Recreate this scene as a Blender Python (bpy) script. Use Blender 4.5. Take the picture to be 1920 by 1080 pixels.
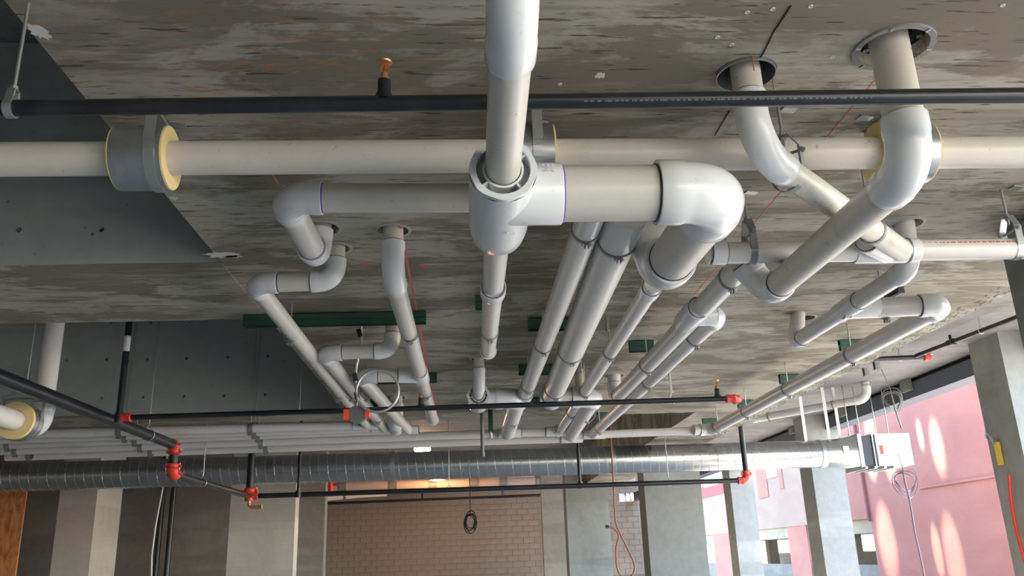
import bpy, bmesh, math, random
from mathutils import Vector, Matrix
random.seed(7)
for o in list(bpy.data.objects): bpy.data.objects.remove(o)
scn = bpy.context.scene
COL = scn.collection

# ---------------------------------------------------------------- camera
F = 1583.0                                    # focal length in pixels of the 1920x1080 frame
EYE = Vector((0, 0, 1.55))
_z = Vector((783-960, 540+4400, -F)).normalized()          # world up seen by the camera (column vanishing point)
_y = Vector((878-960, 540-1050, -F)); _y = (_y-_z*_y.dot(_z)).normalized()   # pipe vanishing point
_x = _y.cross(_z)
ROT = Matrix((_x, _y, _z))
cam = bpy.data.objects.new('camera', bpy.data.cameras.new('camera')); COL.objects.link(cam)
cam.data.sensor_width = 36; cam.data.lens = F/1920*36; cam.data.clip_start = .02; cam.data.clip_end = 500
cam.matrix_world = Matrix.Translation(EYE) @ ROT.to_4x4()
scn.camera = cam

# ---------------------------------------------------------------- sky, sun, exposure
w = bpy.data.worlds.new('sky'); scn.world = w; w.use_nodes = True
nt = w.node_tree; bg = nt.nodes['Background']
sky = nt.nodes.new('ShaderNodeTexSky'); sky.sky_type = 'NISHITA'; sky.sun_disc = False
sky.sun_elevation = math.radians(54); sky.sun_rotation = math.radians(105); sky.air_density = 1.0; sky.dust_density = 0.4
nt.links.new(sky.outputs[0], bg.inputs[0]); bg.inputs[1].default_value = 0.55
sun = bpy.data.lights.new('sun', 'SUN'); sun.energy = 7.0; sun.angle = .009; sun.color = (1, .90, .76)
so = bpy.data.objects.new('sun', sun); COL.objects.link(so)
so.rotation_euler = Vector((-.56, -.12, -.82)).to_track_quat('-Z', 'Y').to_euler()     # high sun over the lane at the right
vs = scn.view_settings
vs.view_transform = 'Standard'; vs.look = 'None'; vs.gamma = 1; vs.use_curve_mapping = False; vs.exposure = 1.6

# ---------------------------------------------------------------- pixel helpers (a pixel is only a direction)
def at(x, y, X=None, Y=None, Z=None):
    d = ROT @ Vector((x-960, 540-y, -F))
    if X is not None: t = (X-EYE.x)/d.x
    elif Y is not None: t = (Y-EYE.y)/d.y
    else: t = (Z-EYE.z)/d.z
    return EYE+d*t

# ---------------------------------------------------------------- materials
M = {}
def mat(name, col, rough=.5, metal=0., spec=.5):
    m = bpy.data.materials.new(name); m.use_nodes = True
    b = m.node_tree.nodes['Principled BSDF']
    b.inputs['Base Color'].default_value = (*col, 1); b.inputs['Roughness'].default_value = rough
    b.inputs['Metallic'].default_value = metal; b.inputs['Specular IOR Level'].default_value = spec
    M[name] = m; return m
def N(m, t, **k):
    n = m.node_tree.nodes.new(t)
    for a, v in k.items(): setattr(n, a, v)
    return n
def L(m, a, b): m.node_tree.links.new(a, b)
def coords(m, scale, rot=(0,0,0), loc=(0,0,0)):
    tc = N(m, 'ShaderNodeTexCoord'); mp = N(m, 'ShaderNodeMapping')
    mp.inputs['Scale'].default_value = scale; mp.inputs['Rotation'].default_value = rot; mp.inputs['Location'].default_value = loc
    L(m, tc.outputs['Object'], mp.inputs[0]); return mp.outputs[0]
def noise(m, vec, scale, detail=4, rough=.55, dist=0):
    n = N(m, 'ShaderNodeTexNoise'); n.inputs['Scale'].default_value = scale; n.inputs['Detail'].default_value = detail
    n.inputs['Roughness'].default_value = rough; n.inputs['Distortion'].default_value = dist
    L(m, vec, n.inputs['Vector']); return n.outputs['Fac']
def ramp(m, fac, stops):
    r = N(m, 'ShaderNodeValToRGB'); e = r.color_ramp.elements
    while len(e) < len(stops): e.new(.5)
    for k, (p, c) in zip(e, stops): k.position = p; k.color = (*c, 1) if len(c) == 3 else c
    L(m, fac, r.inputs[0]); return r.outputs[0]
def mix(m, fac, a, b, mode='MIX'):
    n = N(m, 'ShaderNodeMix', data_type='RGBA', blend_type=mode)
    for s, v in ((n.inputs[0], fac), (n.inputs[6], a), (n.inputs[7], b)):
        if hasattr(v, 'is_output'): L(m, v, s)
        else: s.default_value = v if isinstance(v, (int, float)) else (*v, 1)
    return n.outputs[2]
def finish(m, col, bump=None, dist=.004, strength=.5, rough=None):
    b = m.node_tree.nodes['Principled BSDF']; L(m, col, b.inputs['Base Color'])
    if bump is not None:
        n = N(m, 'ShaderNodeBump'); n.inputs['Distance'].default_value = dist; n.inputs['Strength'].default_value = strength
        L(m, bump, n.inputs['Height']); L(m, n.outputs[0], b.inputs['Normal'])
    if rough is not None: L(m, rough, b.inputs['Roughness'])
    return m
def B(v): return (v, v, v)

def concrete_formed(name, light, dark, stain, orange=False):
    """board-marked slab soffit: grain runs along X"""
    m = mat(name, light, .8, spec=.3)
    c = coords(m, (1, 1, 1))
    grain = noise(m, coords(m, (1.6, 26, 26)), 1.0, 5, .62, .3)
    dash = noise(m, coords(m, (5.5, 60, 60)), 1.0, 3, .6)
    big = noise(m, c, .9, 5, .6, .6)
    big2 = noise(m, coords(m, (.75, 1.7, 1), loc=(7, 3, 0)), 1.5, 7, .68, .5)
    patch = N(m, 'ShaderNodeMath', operation='MULTIPLY_ADD'); L(m, grain, patch.inputs[0]); patch.inputs[1].default_value = .35; L(m, big2, patch.inputs[2])   # streaky edges
    pale2 = noise(m, coords(m, (1.3, 3.2, 1), loc=(3, 9, 0)), 1.0, 6, .65, .4)
    col = ramp(m, big, [(.34, tuple(v*.82 for v in light)), (.50, light), (.66, tuple(min(1, v*1.12) for v in light))])
    col = mix(m, ramp(m, patch.outputs[0], [(.64, B(0)), (.70, B(.85)), (.86, B(.85))]), col, stain)
    col = mix(m, ramp(m, pale2, [(.52, B(0)), (.62, B(.45))]), col, tuple(min(1, v*1.25) for v in light))
    col = mix(m, ramp(m, grain, [(.34, B(.45)), (.48, B(0))]), col, dark)
    col = mix(m, ramp(m, dash, [(.335, B(.95)), (.385, B(0))]), col, tuple(v*.38 for v in dark))
    if orange:      # overspray and smears of marking paint left on the slab around one patch
        tc = N(m, 'ShaderNodeTexCoord'); d = N(m, 'ShaderNodeVectorMath', operation='DISTANCE'); L(m, tc.outputs['Object'], d.inputs[0])
        d.inputs[1].default_value = (-.62, 2.35, 3.02)
        near = ramp(m, d.outputs['Value'], [(.25, B(1)), (.75, B(0))])
        sm = noise(m, coords(m, (3, 9, 1), rot=(0, 0, .5)), 2.6, 5, .65, .4)
        f = N(m, 'ShaderNodeMath', operation='MULTIPLY'); L(m, near, f.inputs[0]); L(m, ramp(m, sm, [(.54, B(0)), (.68, B(.6))]), f.inputs[1])
        col = mix(m, f.outputs[0], col, (.50, .19, .07))
    finish(m, col, mix(m, .5, grain, dash), .004, .55)
concrete_formed('soffit', (.36, .338, .282), (.175, .155, .115), (.165, .145, .103), True)
concrete_formed('soffit_upper', (.22, .215, .21), (.155, .15, .145), (.175, .17, .165))

def concrete_plain(name, a, b, c, sc=1.0):
    m = mat(name, a, .8, spec=.3)
    n1 = noise(m, coords(m, (1, 1, .55)), 1.1*sc, 7, .62, .5)
    n2 = noise(m, coords(m, (1, 1, 1)), 9*sc, 4, .6)
    pits = noise(m, coords(m, (1, 1, 1), loc=(5, 2, 1)), 26, 2, .5)
    lift = noise(m, coords(m, (.15, .15, 1.3), loc=(1, 4, 2)), 1.4, 3, .5, .2)
    col = ramp(m, n1, [(.32, b), (.5, a), (.68, c)])
    col = mix(m, ramp(m, lift, [(.47, B(0)), (.53, B(.7))]), col, b)
    col = mix(m, .25, col, ramp(m, n2, [(.3, b), (.7, c)]))
    col = mix(m, ramp(m, pits, [(.24, B(.8)), (.28, B(0))]), col, tuple(v*.4 for v in b))
    finish(m, col, n2, .004, .35)
concrete_plain('beam_concrete', (.40, .42, .395), (.32, .335, .315), (.47, .49, .46))
concrete_plain('column_concrete', (.265, .27, .255), (.185, .19, .178), (.335, .34, .32))
concrete_plain('wall_concrete', (.26, .235, .205), (.19, .17, .15), (.33, .30, .265))
concrete_plain('column_warm', (.50, .45, .39), (.40, .36, .31), (.58, .53, .46))
concrete_plain('floor_concrete', (.46, .425, .37), (.40, .37, .32), (.52, .48, .42), .6)
concrete_plain('ground', (.58, .53, .45), (.52, .47, .40), (.64, .59, .51), .3)

def pvc(name, col, dirt, rough=.32, amt=.35):
    m = mat(name, col, rough, spec=.5)
    n1 = noise(m, coords(m, (3, 3, 3)), 2.0, 6, .65, .5)
    n2 = noise(m, coords(m, (9, 9, 9), loc=(2, 7, 4)), 4.0, 3, .6)
    c = mix(m, ramp(m, n1, [(.50, B(0)), (.75, B(amt))]), col, dirt)
    c = mix(m, ramp(m, n2, [(.66, B(0)), (.72, B(amt*1.3))]), c, tuple(v*.6 for v in dirt))
    finish(m, c, n1, .001, .15)
pvc('pvc_pipe', (.56, .535, .485), (.42, .385, .325))
pvc('pvc_aged', (.54, .51, .445), (.35, .305, .235), .4, .6)
pvc('pvc_bright', (.64, .62, .59), (.52, .495, .45), .26)
pvc('pvc_fitting', (.66, .67, .675), (.55, .55, .54), .22, .2)
pvc('black_pipe', (.009, .011, .015), (.04, .04, .045), .33, .5)
mat('primer', (.045, .03, .07), .5)
mat('primer_violet', (.16, .10, .42), .5)
m = mat('galvanised', (.46, .485, .50), .34, .9)
v = N(m, 'ShaderNodeTexVoronoi'); v.inputs['Scale'].default_value = 30; L(m, coords(m, (1, 1, 1)), v.inputs['Vector'])
finish(m, mix(m, .3, (.42, .445, .46), ramp(m, v.outputs['Color'], [(0, (.30, .32, .34)), (1, (.54, .56, .58))])))
m = mat('duct_metal', (.60, .62, .63), .27, .95)
finish(m, mix(m, .35, (.46, .48, .495), ramp(m, noise(m, coords(m, (1, 1, 1)), 7, 4), [(.3, (.34, .36, .38)), (.7, (.56, .58, .595))])))
mat('seam_metal', (.42, .44, .46), .4, .9)
mat('zinc', (.45, .47, .48), .38, .85)
mat('strap_grey', (.24, .245, .245), .5, .4)
mat('green_paint', (.022, .075, .055), .45)
mat('green_edge', (.06, .16, .125), .4)
mat('dark_inside', (.012, .012, .012), .8)
mat('red_paint', (.62, .045, .025), .4)
mat('foam', (.72, .55, .27), .85)
mat('brass', (.62, .32, .14), .35, .8)
mat('bulb_red', (.6, .02, .02), .15)
mat('print_red', (.55, .12, .09), .6)
mat('print_black', (.06, .06, .06), .6)
mat('print_white', (.09, .09, .095), .6)
mat('chalk_orange', (.66, .20, .12), .8)
mat('chalk_pink', (.62, .10, .14), .8)
mat('plaster_white', (.62, .61, .58), .8)
mat('chipped_edge', (.60, .58, .54), .85)
mat('steel_blue', (.075, .09, .115), .5)
mat('gap_black', (.008, .008, .01), .8)
mat('cable_grey', (.45, .46, .46), .4, .6)
mat('cable_black', (.02, .02, .02), .5)
mat('cable_orange', (.28, .12, .065), .6)
mat('cable_violet', (.16, .11, .15), .6)
mat('box_grey', (.12, .13, .13), .45)
mat('tag_red', (.95, .06, .02), .5)
mat('white_label', (.75, .75, .73), .6)
mat('white_paint', (.82, .81, .79), .6)
mat('glass_dark', (.10, .12, .13), .08)
mat('mortar', (.19, .16, .13), .9)
mat('yellow_strap', (.7, .5, .05), .5)
mat('blade_dark', (.04, .04, .045), .5)
mat('cast_pipe', (.46, .39, .36), .55)
for nm, c, sp in (('lamp_warm', (1, .62, .30), 26.0), ('lamp_warm_b', (1, .50, .18), 14.0)):
    m = mat(nm, (1, 1, 1)); b = m.node_tree.nodes['Principled BSDF']
    b.inputs['Emission Color'].default_value = (*c, 1); b.inputs['Emission Strength'].default_value = sp
m = mat('osb', (.45, .17, .06), .8)
finish(m, ramp(m, noise(m, coords(m, (3, 3, 1)), 5, 6, .7, 1), [(.3, (.22, .07, .02)), (.5, (.45, .17, .06)), (.7, (.62, .28, .11))]))
m = mat('block', (.27, .23, .19), .9)
finish(m, ramp(m, noise(m, coords(m, (1, 1, 1)), .7, 5, .6), [(.3, (.23, .19, .155)), (.7, (.31, .265, .22))]), noise(m, coords(m, (1, 1, 1)), 30, 3), .004, .4)
def stucco(name, a, b):
    m = mat(name, a, .85)
    finish(m, ramp(m, noise(m, coords(m, (.4, .4, .9)), 1.2, 6, .6, .5), [(.35, b), (.65, a)]), noise(m, coords(m, (1, 1, 1)), 14, 3), .01, .3)
stucco('pink', (.50, .225, .17), (.43, .185, .14))
stucco('peach', (.43, .30, .235), (.38, .26, .20))
stucco('pink_dark', (.26, .09, .08), (.22, .08, .07))
stucco('magenta', (.42, .12, .12), (.38, .10, .10))
stucco('tan_band', (.46, .40, .28), (.36, .30, .20))

# ---------------------------------------------------------------- mesh helpers
class MB:
    def __init__(s): s.v = []; s.f = []
    def add(s, vs, fs):
        o = len(s.v); s.v += [Vector(p) for p in vs]; s.f += [tuple(i+o for i in f) for f in fs]; return s
    def box(s, a, b):
        (x0, y0, z0), (x1, y1, z1) = a, b
        return s.add([(x0,y0,z0),(x1,y0,z0),(x1,y1,z0),(x0,y1,z0),(x0,y0,z1),(x1,y0,z1),(x1,y1,z1),(x0,y1,z1)],
                     [(3,2,1,0),(4,5,6,7),(0,1,5,4),(1,2,6,5),(2,3,7,6),(3,0,4,7)])
    def obox(s, c, u, v, wv):
        c, u, v, wv = map(Vector, (c, u, v, wv))
        if u.cross(v).dot(wv) < 0: u = -u
        P = [c+u*a+v*b+wv*d for d in (-1, 1) for a, b in ((-1,-1),(1,-1),(1,1),(-1,1))]
        return s.add(P, [(3,2,1,0),(4,5,6,7),(0,1,5,4),(1,2,6,5),(2,3,7,6),(3,0,4,7)])
    def bar(s, a, b, wx, wy, up=(0, 0, 1)):
        a, b = Vector(a), Vector(b); d = (b-a); l = d.length; d.normalize(); up = Vector(up)
        u = d.cross(up)
        if u.length < 1e-4: u = d.cross(Vector((1, 0, 0)))
        u.normalize(); v = u.cross(d)
        return s.obox((a+b)/2, u*wx/2, v*wy/2, d*l/2)
    def sweep(s, pts, rad, seg=24, caps=(True, True), closed=False):
        pts = [Vector(p) for p in pts]; n = len(pts)
        if not isinstance(rad, (list, tuple)): rad = [rad]*n
        T = []
        for i in range(n):
            if closed: t = pts[(i+1) % n]-pts[i-1]
            else:
                t = pts[min(i+1, n-1)]-pts[max(i-1, 0)]
                if t.length < 1e-9: t = pts[min(i+2, n-1)]-pts[max(i-2, 0)]
            T.append(t.normalized() if t.length > 1e-9 else T[-1])
        u = T[0].orthogonal().normalized(); rings = []
        for i in range(n):
            if i:
                ax = T[i-1].cross(T[i])
                if ax.length > 1e-7: u = Matrix.Rotation(T[i-1].angle(T[i]), 3, ax.normalized()) @ u
            u = (u-T[i]*u.dot(T[i])).normalized(); v = T[i].cross(u)
            rings.append([pts[i]+(u*math.cos(a)+v*math.sin(a))*rad[i] for a in (2*math.pi*k/seg for k in range(seg))])
        vs = [p for r in rings for p in r]; fs = []
        for i in range(n if closed else n-1):
            j = (i+1) % n
            for k in range(seg):
                k2 = (k+1) % seg; fs.append((i*seg+k, i*seg+k2, j*seg+k2, j*seg+k))
        if not closed:
            if caps[0]: fs.append(tuple(reversed(range(seg))))
            if caps[1]: fs.append(tuple(range((n-1)*seg, n*seg)))
        return s.add(vs, fs)
    def cyl(s, a, b, r, r2=None, seg=16): return s.sweep([a, b], [r, r if r2 is None else r2], seg)
    def lathe(s, o, d, prof, seg=32):
        """closed ring profile [(t, r)...] turned about the axis d through o"""
        o, d = Vector(o), Vector(d).normalized(); u = d.orthogonal().normalized(); v = d.cross(u); n = len(prof)
        vs = [o+d*t+(u*math.cos(a)+v*math.sin(a))*r for t, r in prof for a in (2*math.pi*k/seg for k in range(seg))]
        fs = []
        for i in range(n):
            j = (i+1) % n
            for k in range(seg): k2 = (k+1) % seg; fs.append((i*seg+k, i*seg+k2, j*seg+k2, j*seg+k))
        return s.add(vs, fs)
    def band(s, c, d, r0, r1, wid, seg=32):
        return s.lathe(c, d, [(-wid/2, r0), (-wid/2, r1), (wid/2, r1), (wid/2, r0)], seg)
    def mesh(s, name, off=Vector((0, 0, 0))):
        me = bpy.data.meshes.new(name); me.from_pydata([p-off for p in s.v], [], s.f); me.validate()
        bm = bmesh.new(); bm.from_mesh(me); bmesh.ops.recalc_face_normals(bm, faces=bm.faces); bm.to_mesh(me); bm.free()
        me.polygons.foreach_set('use_smooth', [True]*len(me.polygons)); me.set_sharp_from_angle(angle=.6)
        return me
def tag(o, label=None, cat=None, group=None, kind=None):
    for k, v in (('label', label), ('category', cat), ('group', group), ('kind', kind)):
        if v: o[k] = v
    return o
def obj(name, mb, material, parent=None, label=None):
    off = wloc(parent) if parent else Vector((0, 0, 0))
    me = mb.mesh(name, off); me.materials.append(M[material])
    o = bpy.data.objects.new(name, me); COL.objects.link(o)
    if parent: o.parent = parent
    if label: o['label'] = label
    return o
def wloc(o):
    p = Vector((0, 0, 0))
    while o: p = p+o.location; o = o.parent
    return p
def thing(name, label, cat, loc=(0, 0, 0), group=None):
    o = bpy.data.objects.new(name, None); COL.objects.link(o); o.location = loc; o.empty_display_size = .1
    return tag(o, label, cat, group)
def struct(name, mb, material, label=None, cat=None):
    return tag(obj(name, mb, material), label, cat, kind='structure')
def cut(o, cutter):
    c = obj('cutter', cutter, 'dark_inside'); md = o.modifiers.new('b', 'BOOLEAN'); md.object = c; md.solver = 'EXACT'
    dg = bpy.context.evaluated_depsgraph_get(); me = bpy.data.meshes.new_from_object(o.evaluated_get(dg))
    o.modifiers.clear(); o.data = me; bpy.data.objects.remove(c)
    me.polygons.foreach_set('use_smooth', [False]*len(me.polygons))

# ================================================================ THE SETTING
HS, HU, HL = 3.02, 3.70, 4.30          # (HL: deeper bays left of the band)
# underside of the thick band slab, underside of the thin slab above
XL, XR = -1.215, 3.40
struct('floor', MB().box((-10, -9, -.3), (6.6, 34, 0)), 'floor_concrete', 'grey concrete garage floor below the pipes', 'floor')
up = MB().box((XL, -9, HU), (6.35, 20.5, HU+.35)).box((-10, 9.07, HU), (XL, 20.5, HU+.35)).box((-10, -9, HL), (XL, 9.07, HL+.35))
struct('ceiling_rear', MB().box((-10, 20.5, 5.2), (6.35, 34, 5.5)), 'soffit_upper', 'higher slab over the far end before the block wall', 'ceiling')
struct('wall_drop', MB().box((-10, 20.2, HU+.36), (6.35, 20.5, 5.5)), 'wall_concrete', 'upright wall strip where the far ceiling steps up', 'wall')
struct('ceiling', up, 'soffit_upper', 'thin upper concrete slab above the beams and band slab', 'ceiling')
struct('wall_left', MB().box((-10.3, -9, 0), (-10, 34, 5.5)), 'wall_concrete', 'concrete side wall closing the dark left end', 'wall')
struct('wall_behind', MB().box((-10, -9.3, 0), (2.0, -9, HL+.3)), 'wall_concrete', 'concrete wall behind the viewpoint', 'wall')
above = struct('building_above', MB().box((XL, -9, HU+.36), (6.3, 20, 9)).box((-10, -9, HL+.36), (XL, 9.07, 9)).box((-10, 9.07, HU+.36), (XL, 20, 9)), 'peach', 'storeys of the building above the garage slab', 'building')
band = struct('band_slab', MB().box((XL, -9, HS), (XR, 9.2, HU)), 'soffit', 'thick board-marked concrete band slab carrying the white drain pipes', 'slab')
struct('band_beam', MB().box((2.53, 9.2, HS), (XR, 20, HU)), 'soffit', 'narrow concrete beam continuing the band slab behind the round duct', 'beam')
beam1 = struct('cross_beam', MB().box((-10, 4.07, HS), (XL, 5.11, HL)), 'beam_concrete', 'nearer grey concrete cross beam at the left with board-marked underside', 'beam')
beam2 = struct('cross_beam', MB().box((-10, 8.42, HS), (XL, 9.07, HL)), 'beam_concrete', 'farther grey concrete cross beam with rows of tie holes behind the black sprinkler pipe', 'beam')
struct('cross_beam', MB().box((-10, -.2, HS), (XL, .8, HL)), 'beam_concrete', 'cross beam overhead left of the viewpoint', 'beam')
# the undersides of the cross beams carry the same board marks as the band slab
for (a, b, lb) in ((4.07, 5.11, 'board-marked underside of the nearer cross beam'), (8.42, 9.07, 'board-marked underside of the farther cross beam')):
    o = obj('beam_soffit', MB().box((-10, a, HS-.004), (XL, b, HS-.0002)), 'soffit', beam1 if a < 5 else beam2, lb)
c = MB()
for x, y in ((35, 431), (190, 430), (173, 439)):
    p = at(x, y, Y=4.07); c.cyl(p-Vector((0, .02, 0)), p+Vector((0, .05, 0)), .008 if y > 435 else .015, seg=10)
cut(beam1, c)
c = MB()
for row in (((132, 606), (209, 605), (283, 604), (355, 603)), ((124, 676), (200, 674), (276, 674), (350, 672), (427, 670), (502, 668)), ((190, 747), (268, 745), (345, 743), (420, 742), (497, 740))):
    for x, y in row:
        p = at(x, y, Y=8.42); c.cyl(p-Vector((0, .02, 0)), p+Vector((0, .06, 0)), .014, seg=8)
cut(beam2, c)
def column(x0, x1, y0, d, material, label, top=HU, extra=None):
    o = struct('concrete_column', MB().box((x0, y0, 0), (x1, y0+d, top)), material, label, 'column')
    return o
column(2.72, 3.38, 3.42, .46, 'column_concrete', 'near concrete column at the right edge below the end of the band slab', HS)
column(5.74, 6.30, 8.55, .56, 'column_concrete', 'pale concrete column at the right in front of the pink wall')
column(5.72, 6.27, 14.0, .52, 'column_concrete', 'blue-lit concrete column behind the sheet-metal box')
column(5.71, 6.22, 18.5, .52, 'column_concrete', 'slimmer blue-lit concrete column behind the red pipe elbow')
column(2.89, 3.83, 14.0, .5, 'column_concrete', 'wide stained concrete column under the middle of the round duct')
column(2.11, 3.02, 18.5, .5, 'column_concrete', 'grey concrete column beside the block wall')
column(-3.75, -2.73, 14.0, .3, 'column_warm', 'wide cream concrete column left of the block wall')
column(at(103, 1000, Y=14).x, at(174, 1000, Y=14).x, 14.0, 1.0, 'column_warm', 'narrow concrete column near the left edge with a cream side face')
struct('wall_rear_left', MB().box((-10, 17.0, 0), (-2.75, 17.3, HU)), 'wall_concrete', 'dark concrete wall behind the black vertical pipes', 'wall')
q0, q1 = at(1018, 1000, Y=25.), at(1064, 1000, Y=25.)
struct('wall_return', MB().box((q0.x, 25, 0), (q1.x+.2, 25.3, 5.2)), 'wall_concrete', 'dark reddish wall return between the block wall and the grey column', 'wall')
struct('plywood_panel', MB().box((-8.2, 13.0, 0), (-6.43, 13.03, 2.85)), 'osb', 'orange-brown plywood sheet at the lower left corner', 'panel')
# perimeter edge beam with the dark gap above it
eb = struct('edge_beam', MB().box((6.05, -9, 3.44), (6.34, 34, 3.645)), 'steel_blue', 'dark blue-grey edge beam along the open side', 'beam')
obj('gap_strip', MB().box((6.10, -9, 3.646), (6.3, 34, 3.699)), 'gap_black', eb, 'black gap above the edge beam')
# back wall of concrete blocks
WY = 32.0
wb = struct('wall_back', MB().box((-6.3, WY+.02, 0), (7.4, WY+.25, 5.2)), 'mortar', 'block wall lit by the warm lamp at the far end', 'wall')
bw, bh, g = .406, .203, .012
blk = MB().box((-bw/2+g/2, 0, -bh/2+g/2), (bw/2-g/2, .06, bh/2-g/2)).mesh('block'); blk.materials.append(M['block'])
n = 0
for r in range(14):
    for k in range(21):
        x = -5.9+k*bw+(.203 if r % 2 else 0); z = .95+r*bh
        if n >= 294: break
        b = bpy.data.objects.new('block', blk); COL.objects.link(b); b.parent = wb; b.location = (x, WY+random.uniform(-.005, .004), z); n += 1
rest = MB()
for r in range(20):
    for k in range(33):
        x = -5.9+k*bw+(.203 if r % 2 else 0); z = .95+(r-0)*bh
        if r < 14 and k < 21: continue
        if x > 7.1: continue
        rest.box((x-bw/2+g/2, WY, z-bh/2+g/2), (x+bw/2-g/2, WY+.05, z+bh/2-g/2))
tag(obj('blocks', rest, 'block', wb), kind='stuff')
obj('ledger', MB().box((-1.8, WY-.12, 4.30), (2.5, WY-.02, 4.62)), 'white_paint', wb, 'white painted board at the top of the wall')
obj('ledger', MB().box((4.3, WY-.12, 4.25), (6.0, WY-.02, 4.58)), 'white_paint', wb, 'white painted board at the top of the wall')

# ---------------------------------------------------------------- outdoors at the right
struct('ground', MB().box((6.6, -60, -.32), (90, 90, -.02)), 'ground', 'pale paving outside the open side', 'ground')
XP = 13.0
pb = thing('pink_building', 'pink stucco building across the lane with windows and parking openings', 'building', (XP, 30, 0))
def yz(px, py, X=XP): p = at(px, py, X=X); return p.y, p.z
yn = 19.6
ya = yz(1632, 972)[0]         # where the solid near wall ends
obj('near_wall', MB().box((XP, yn, 0), (XP+.4, ya, 11)), 'pink', pb)
y2 = yz(1612, 800)[0]
obj('wall_panel', MB().box((XP-.06, ya+.03, 2.39), (XP+.4, 31.2, 11)), 'pink', pb)
obj('far_wall', MB().box((XP-.05, 31.25, 2.39), (XP+.4, 70, 11)), 'peach', pb, 'pale peach sunlit wall')
obj('ledge', MB().box((XP-.05, yn, 3.05), (XP+.02, yz(1725, 913)[0], 3.11)), 'pink', pb, 'thin ledge along the pink wall')
obj('joint', MB().box((XP-.075, ya-.05, 2.3), (XP+.01, ya+.06, 11)), 'pink_dark', pb, 'dark vertical joint')
obj('fascia', MB().box((XP+.02, ya, 1.95), (XP+.5, 70, 2.40)), 'tan_band', pb, 'tan soffit band over the parking openings')
for a, b, m_, lb in ((1482, 1518, 'pink', 'pink pillar'), (1340, 1384, 'pink', 'pink pillar')):
    q0, q1 = yz(b, 1030)[0], yz(a, 1030)[0]
    obj('pillar', MB().box((XP-.03, q0, 0), (XP+.9, q1, 2.39)), m_, pb, lb)
obj('parapet', MB().box((XP+.1, ya, 0), (XP+.3, 70, .95)), 'wall_concrete', pb)
obj('deck', MB().box((XP+.4, ya, 2.2), (XP+12, 70, 2.5)), 'wall_concrete', pb)
for k in range(6):
    y = 31+k*6; obj('inner_column', MB().box((XP+6, y, 0), (XP+6.6, y+.6, 2.2)), 'wall_concrete', pb)
obj('inner_wall', MB().box((XP+11, ya, 0), (XP+11.2, 70, 1.25)), 'wall_concrete', pb)
def bwindow(x0, y0, x1, y1, panes=2):
    """window seen between two pixel corners of the far wall plane"""
    a0, z1 = yz(x0, y0, XP-.05); a1, z0 = yz(x1, y1, XP-.05)
    lo, hi = min(a0, a1), max(a0, a1)
    f = obj('window', MB().box((XP-.10, lo, z0), (XP-.051, hi, z1)), 'white_paint', pb)
    st = (hi-lo)/panes
    for k in range(panes):
        obj('pane', MB().box((XP-.112, lo+k*st+.06*st+.03, z0+.10), (XP-.101, lo+(k+1)*st-.06*st-.03, z1-.05)), 'glass_dark', f)
bwindow(1317, 868, 1356, 905, 2)
bwindow(1434, 850, 1458, 893, 1)
a0, z1 = yz(1315, 906, XP-.05); a1, z0 = yz(1357, 915, XP-.05)
obj('spandrel', MB().box((XP-.08, a1, z0-.25), (XP-.051, a0, z0+.35)), 'magenta', pb, 'magenta panel below the windows')
a0, _ = yz(1418, 880, XP-.05); a1, _ = yz(1436, 880, XP-.05)
obj('shutter_panel', MB().box((XP-.08, a1, 3.7), (XP-.051, a0, 6)), 'pink', pb)
a0, _ = yz(1459, 880, XP-.05); a1, _ = yz(1466, 880, XP-.05)
obj('shutter_panel', MB().box((XP-.08, a1, 3.9), (XP-.051, a0, 6)), 'pink', pb)

# added windows out of view; spot lamps at them stand in for glancing sun
glare = [(1725, 815, .030, 2600, 2.6), (1757, 835, .060, 2200, 2.2), (1757, 1030, .035, 2600, 2.4), (1788, 1040, .065, 2200, 2.0), (1662, 1010, .085, 2600, 1.7), (1635, 875, .060, 2200, 1.2), (1670, 880, .055, 2200, 1.2), (1632, 810, .075, 2200, 1.4)]
for i, (gx, gy, ang, en, st) in enumerate(glare):
    tgt = at(gx, gy, X=XP); src = Vector((6.45, tgt.y+.4, 6.6))
    obj('window', MB().box((6.30, src.y-.55, 5.9), (6.36, src.y+.55, 7.3)), 'glass_dark', above)  # unseen pane added behind its spot lamp
    sl_ = bpy.data.lights.new('window_glare_spot', 'SPOT'); sl_.energy = en; sl_.spot_size = ang*2; sl_.spot_blend = .85; sl_.shadow_soft_size = .02; sl_.color = (1, .93, .82)  # added lamp, throws one patch of reflected sun on the pink wall
    so_ = bpy.data.objects.new('window_glare_spot', sl_); COL.objects.link(so_); so_.location = src
    so_.rotation_euler = (tgt-src).to_track_quat('-Z', 'Y').to_euler(); so_.scale = (1, st, 1)
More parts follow.
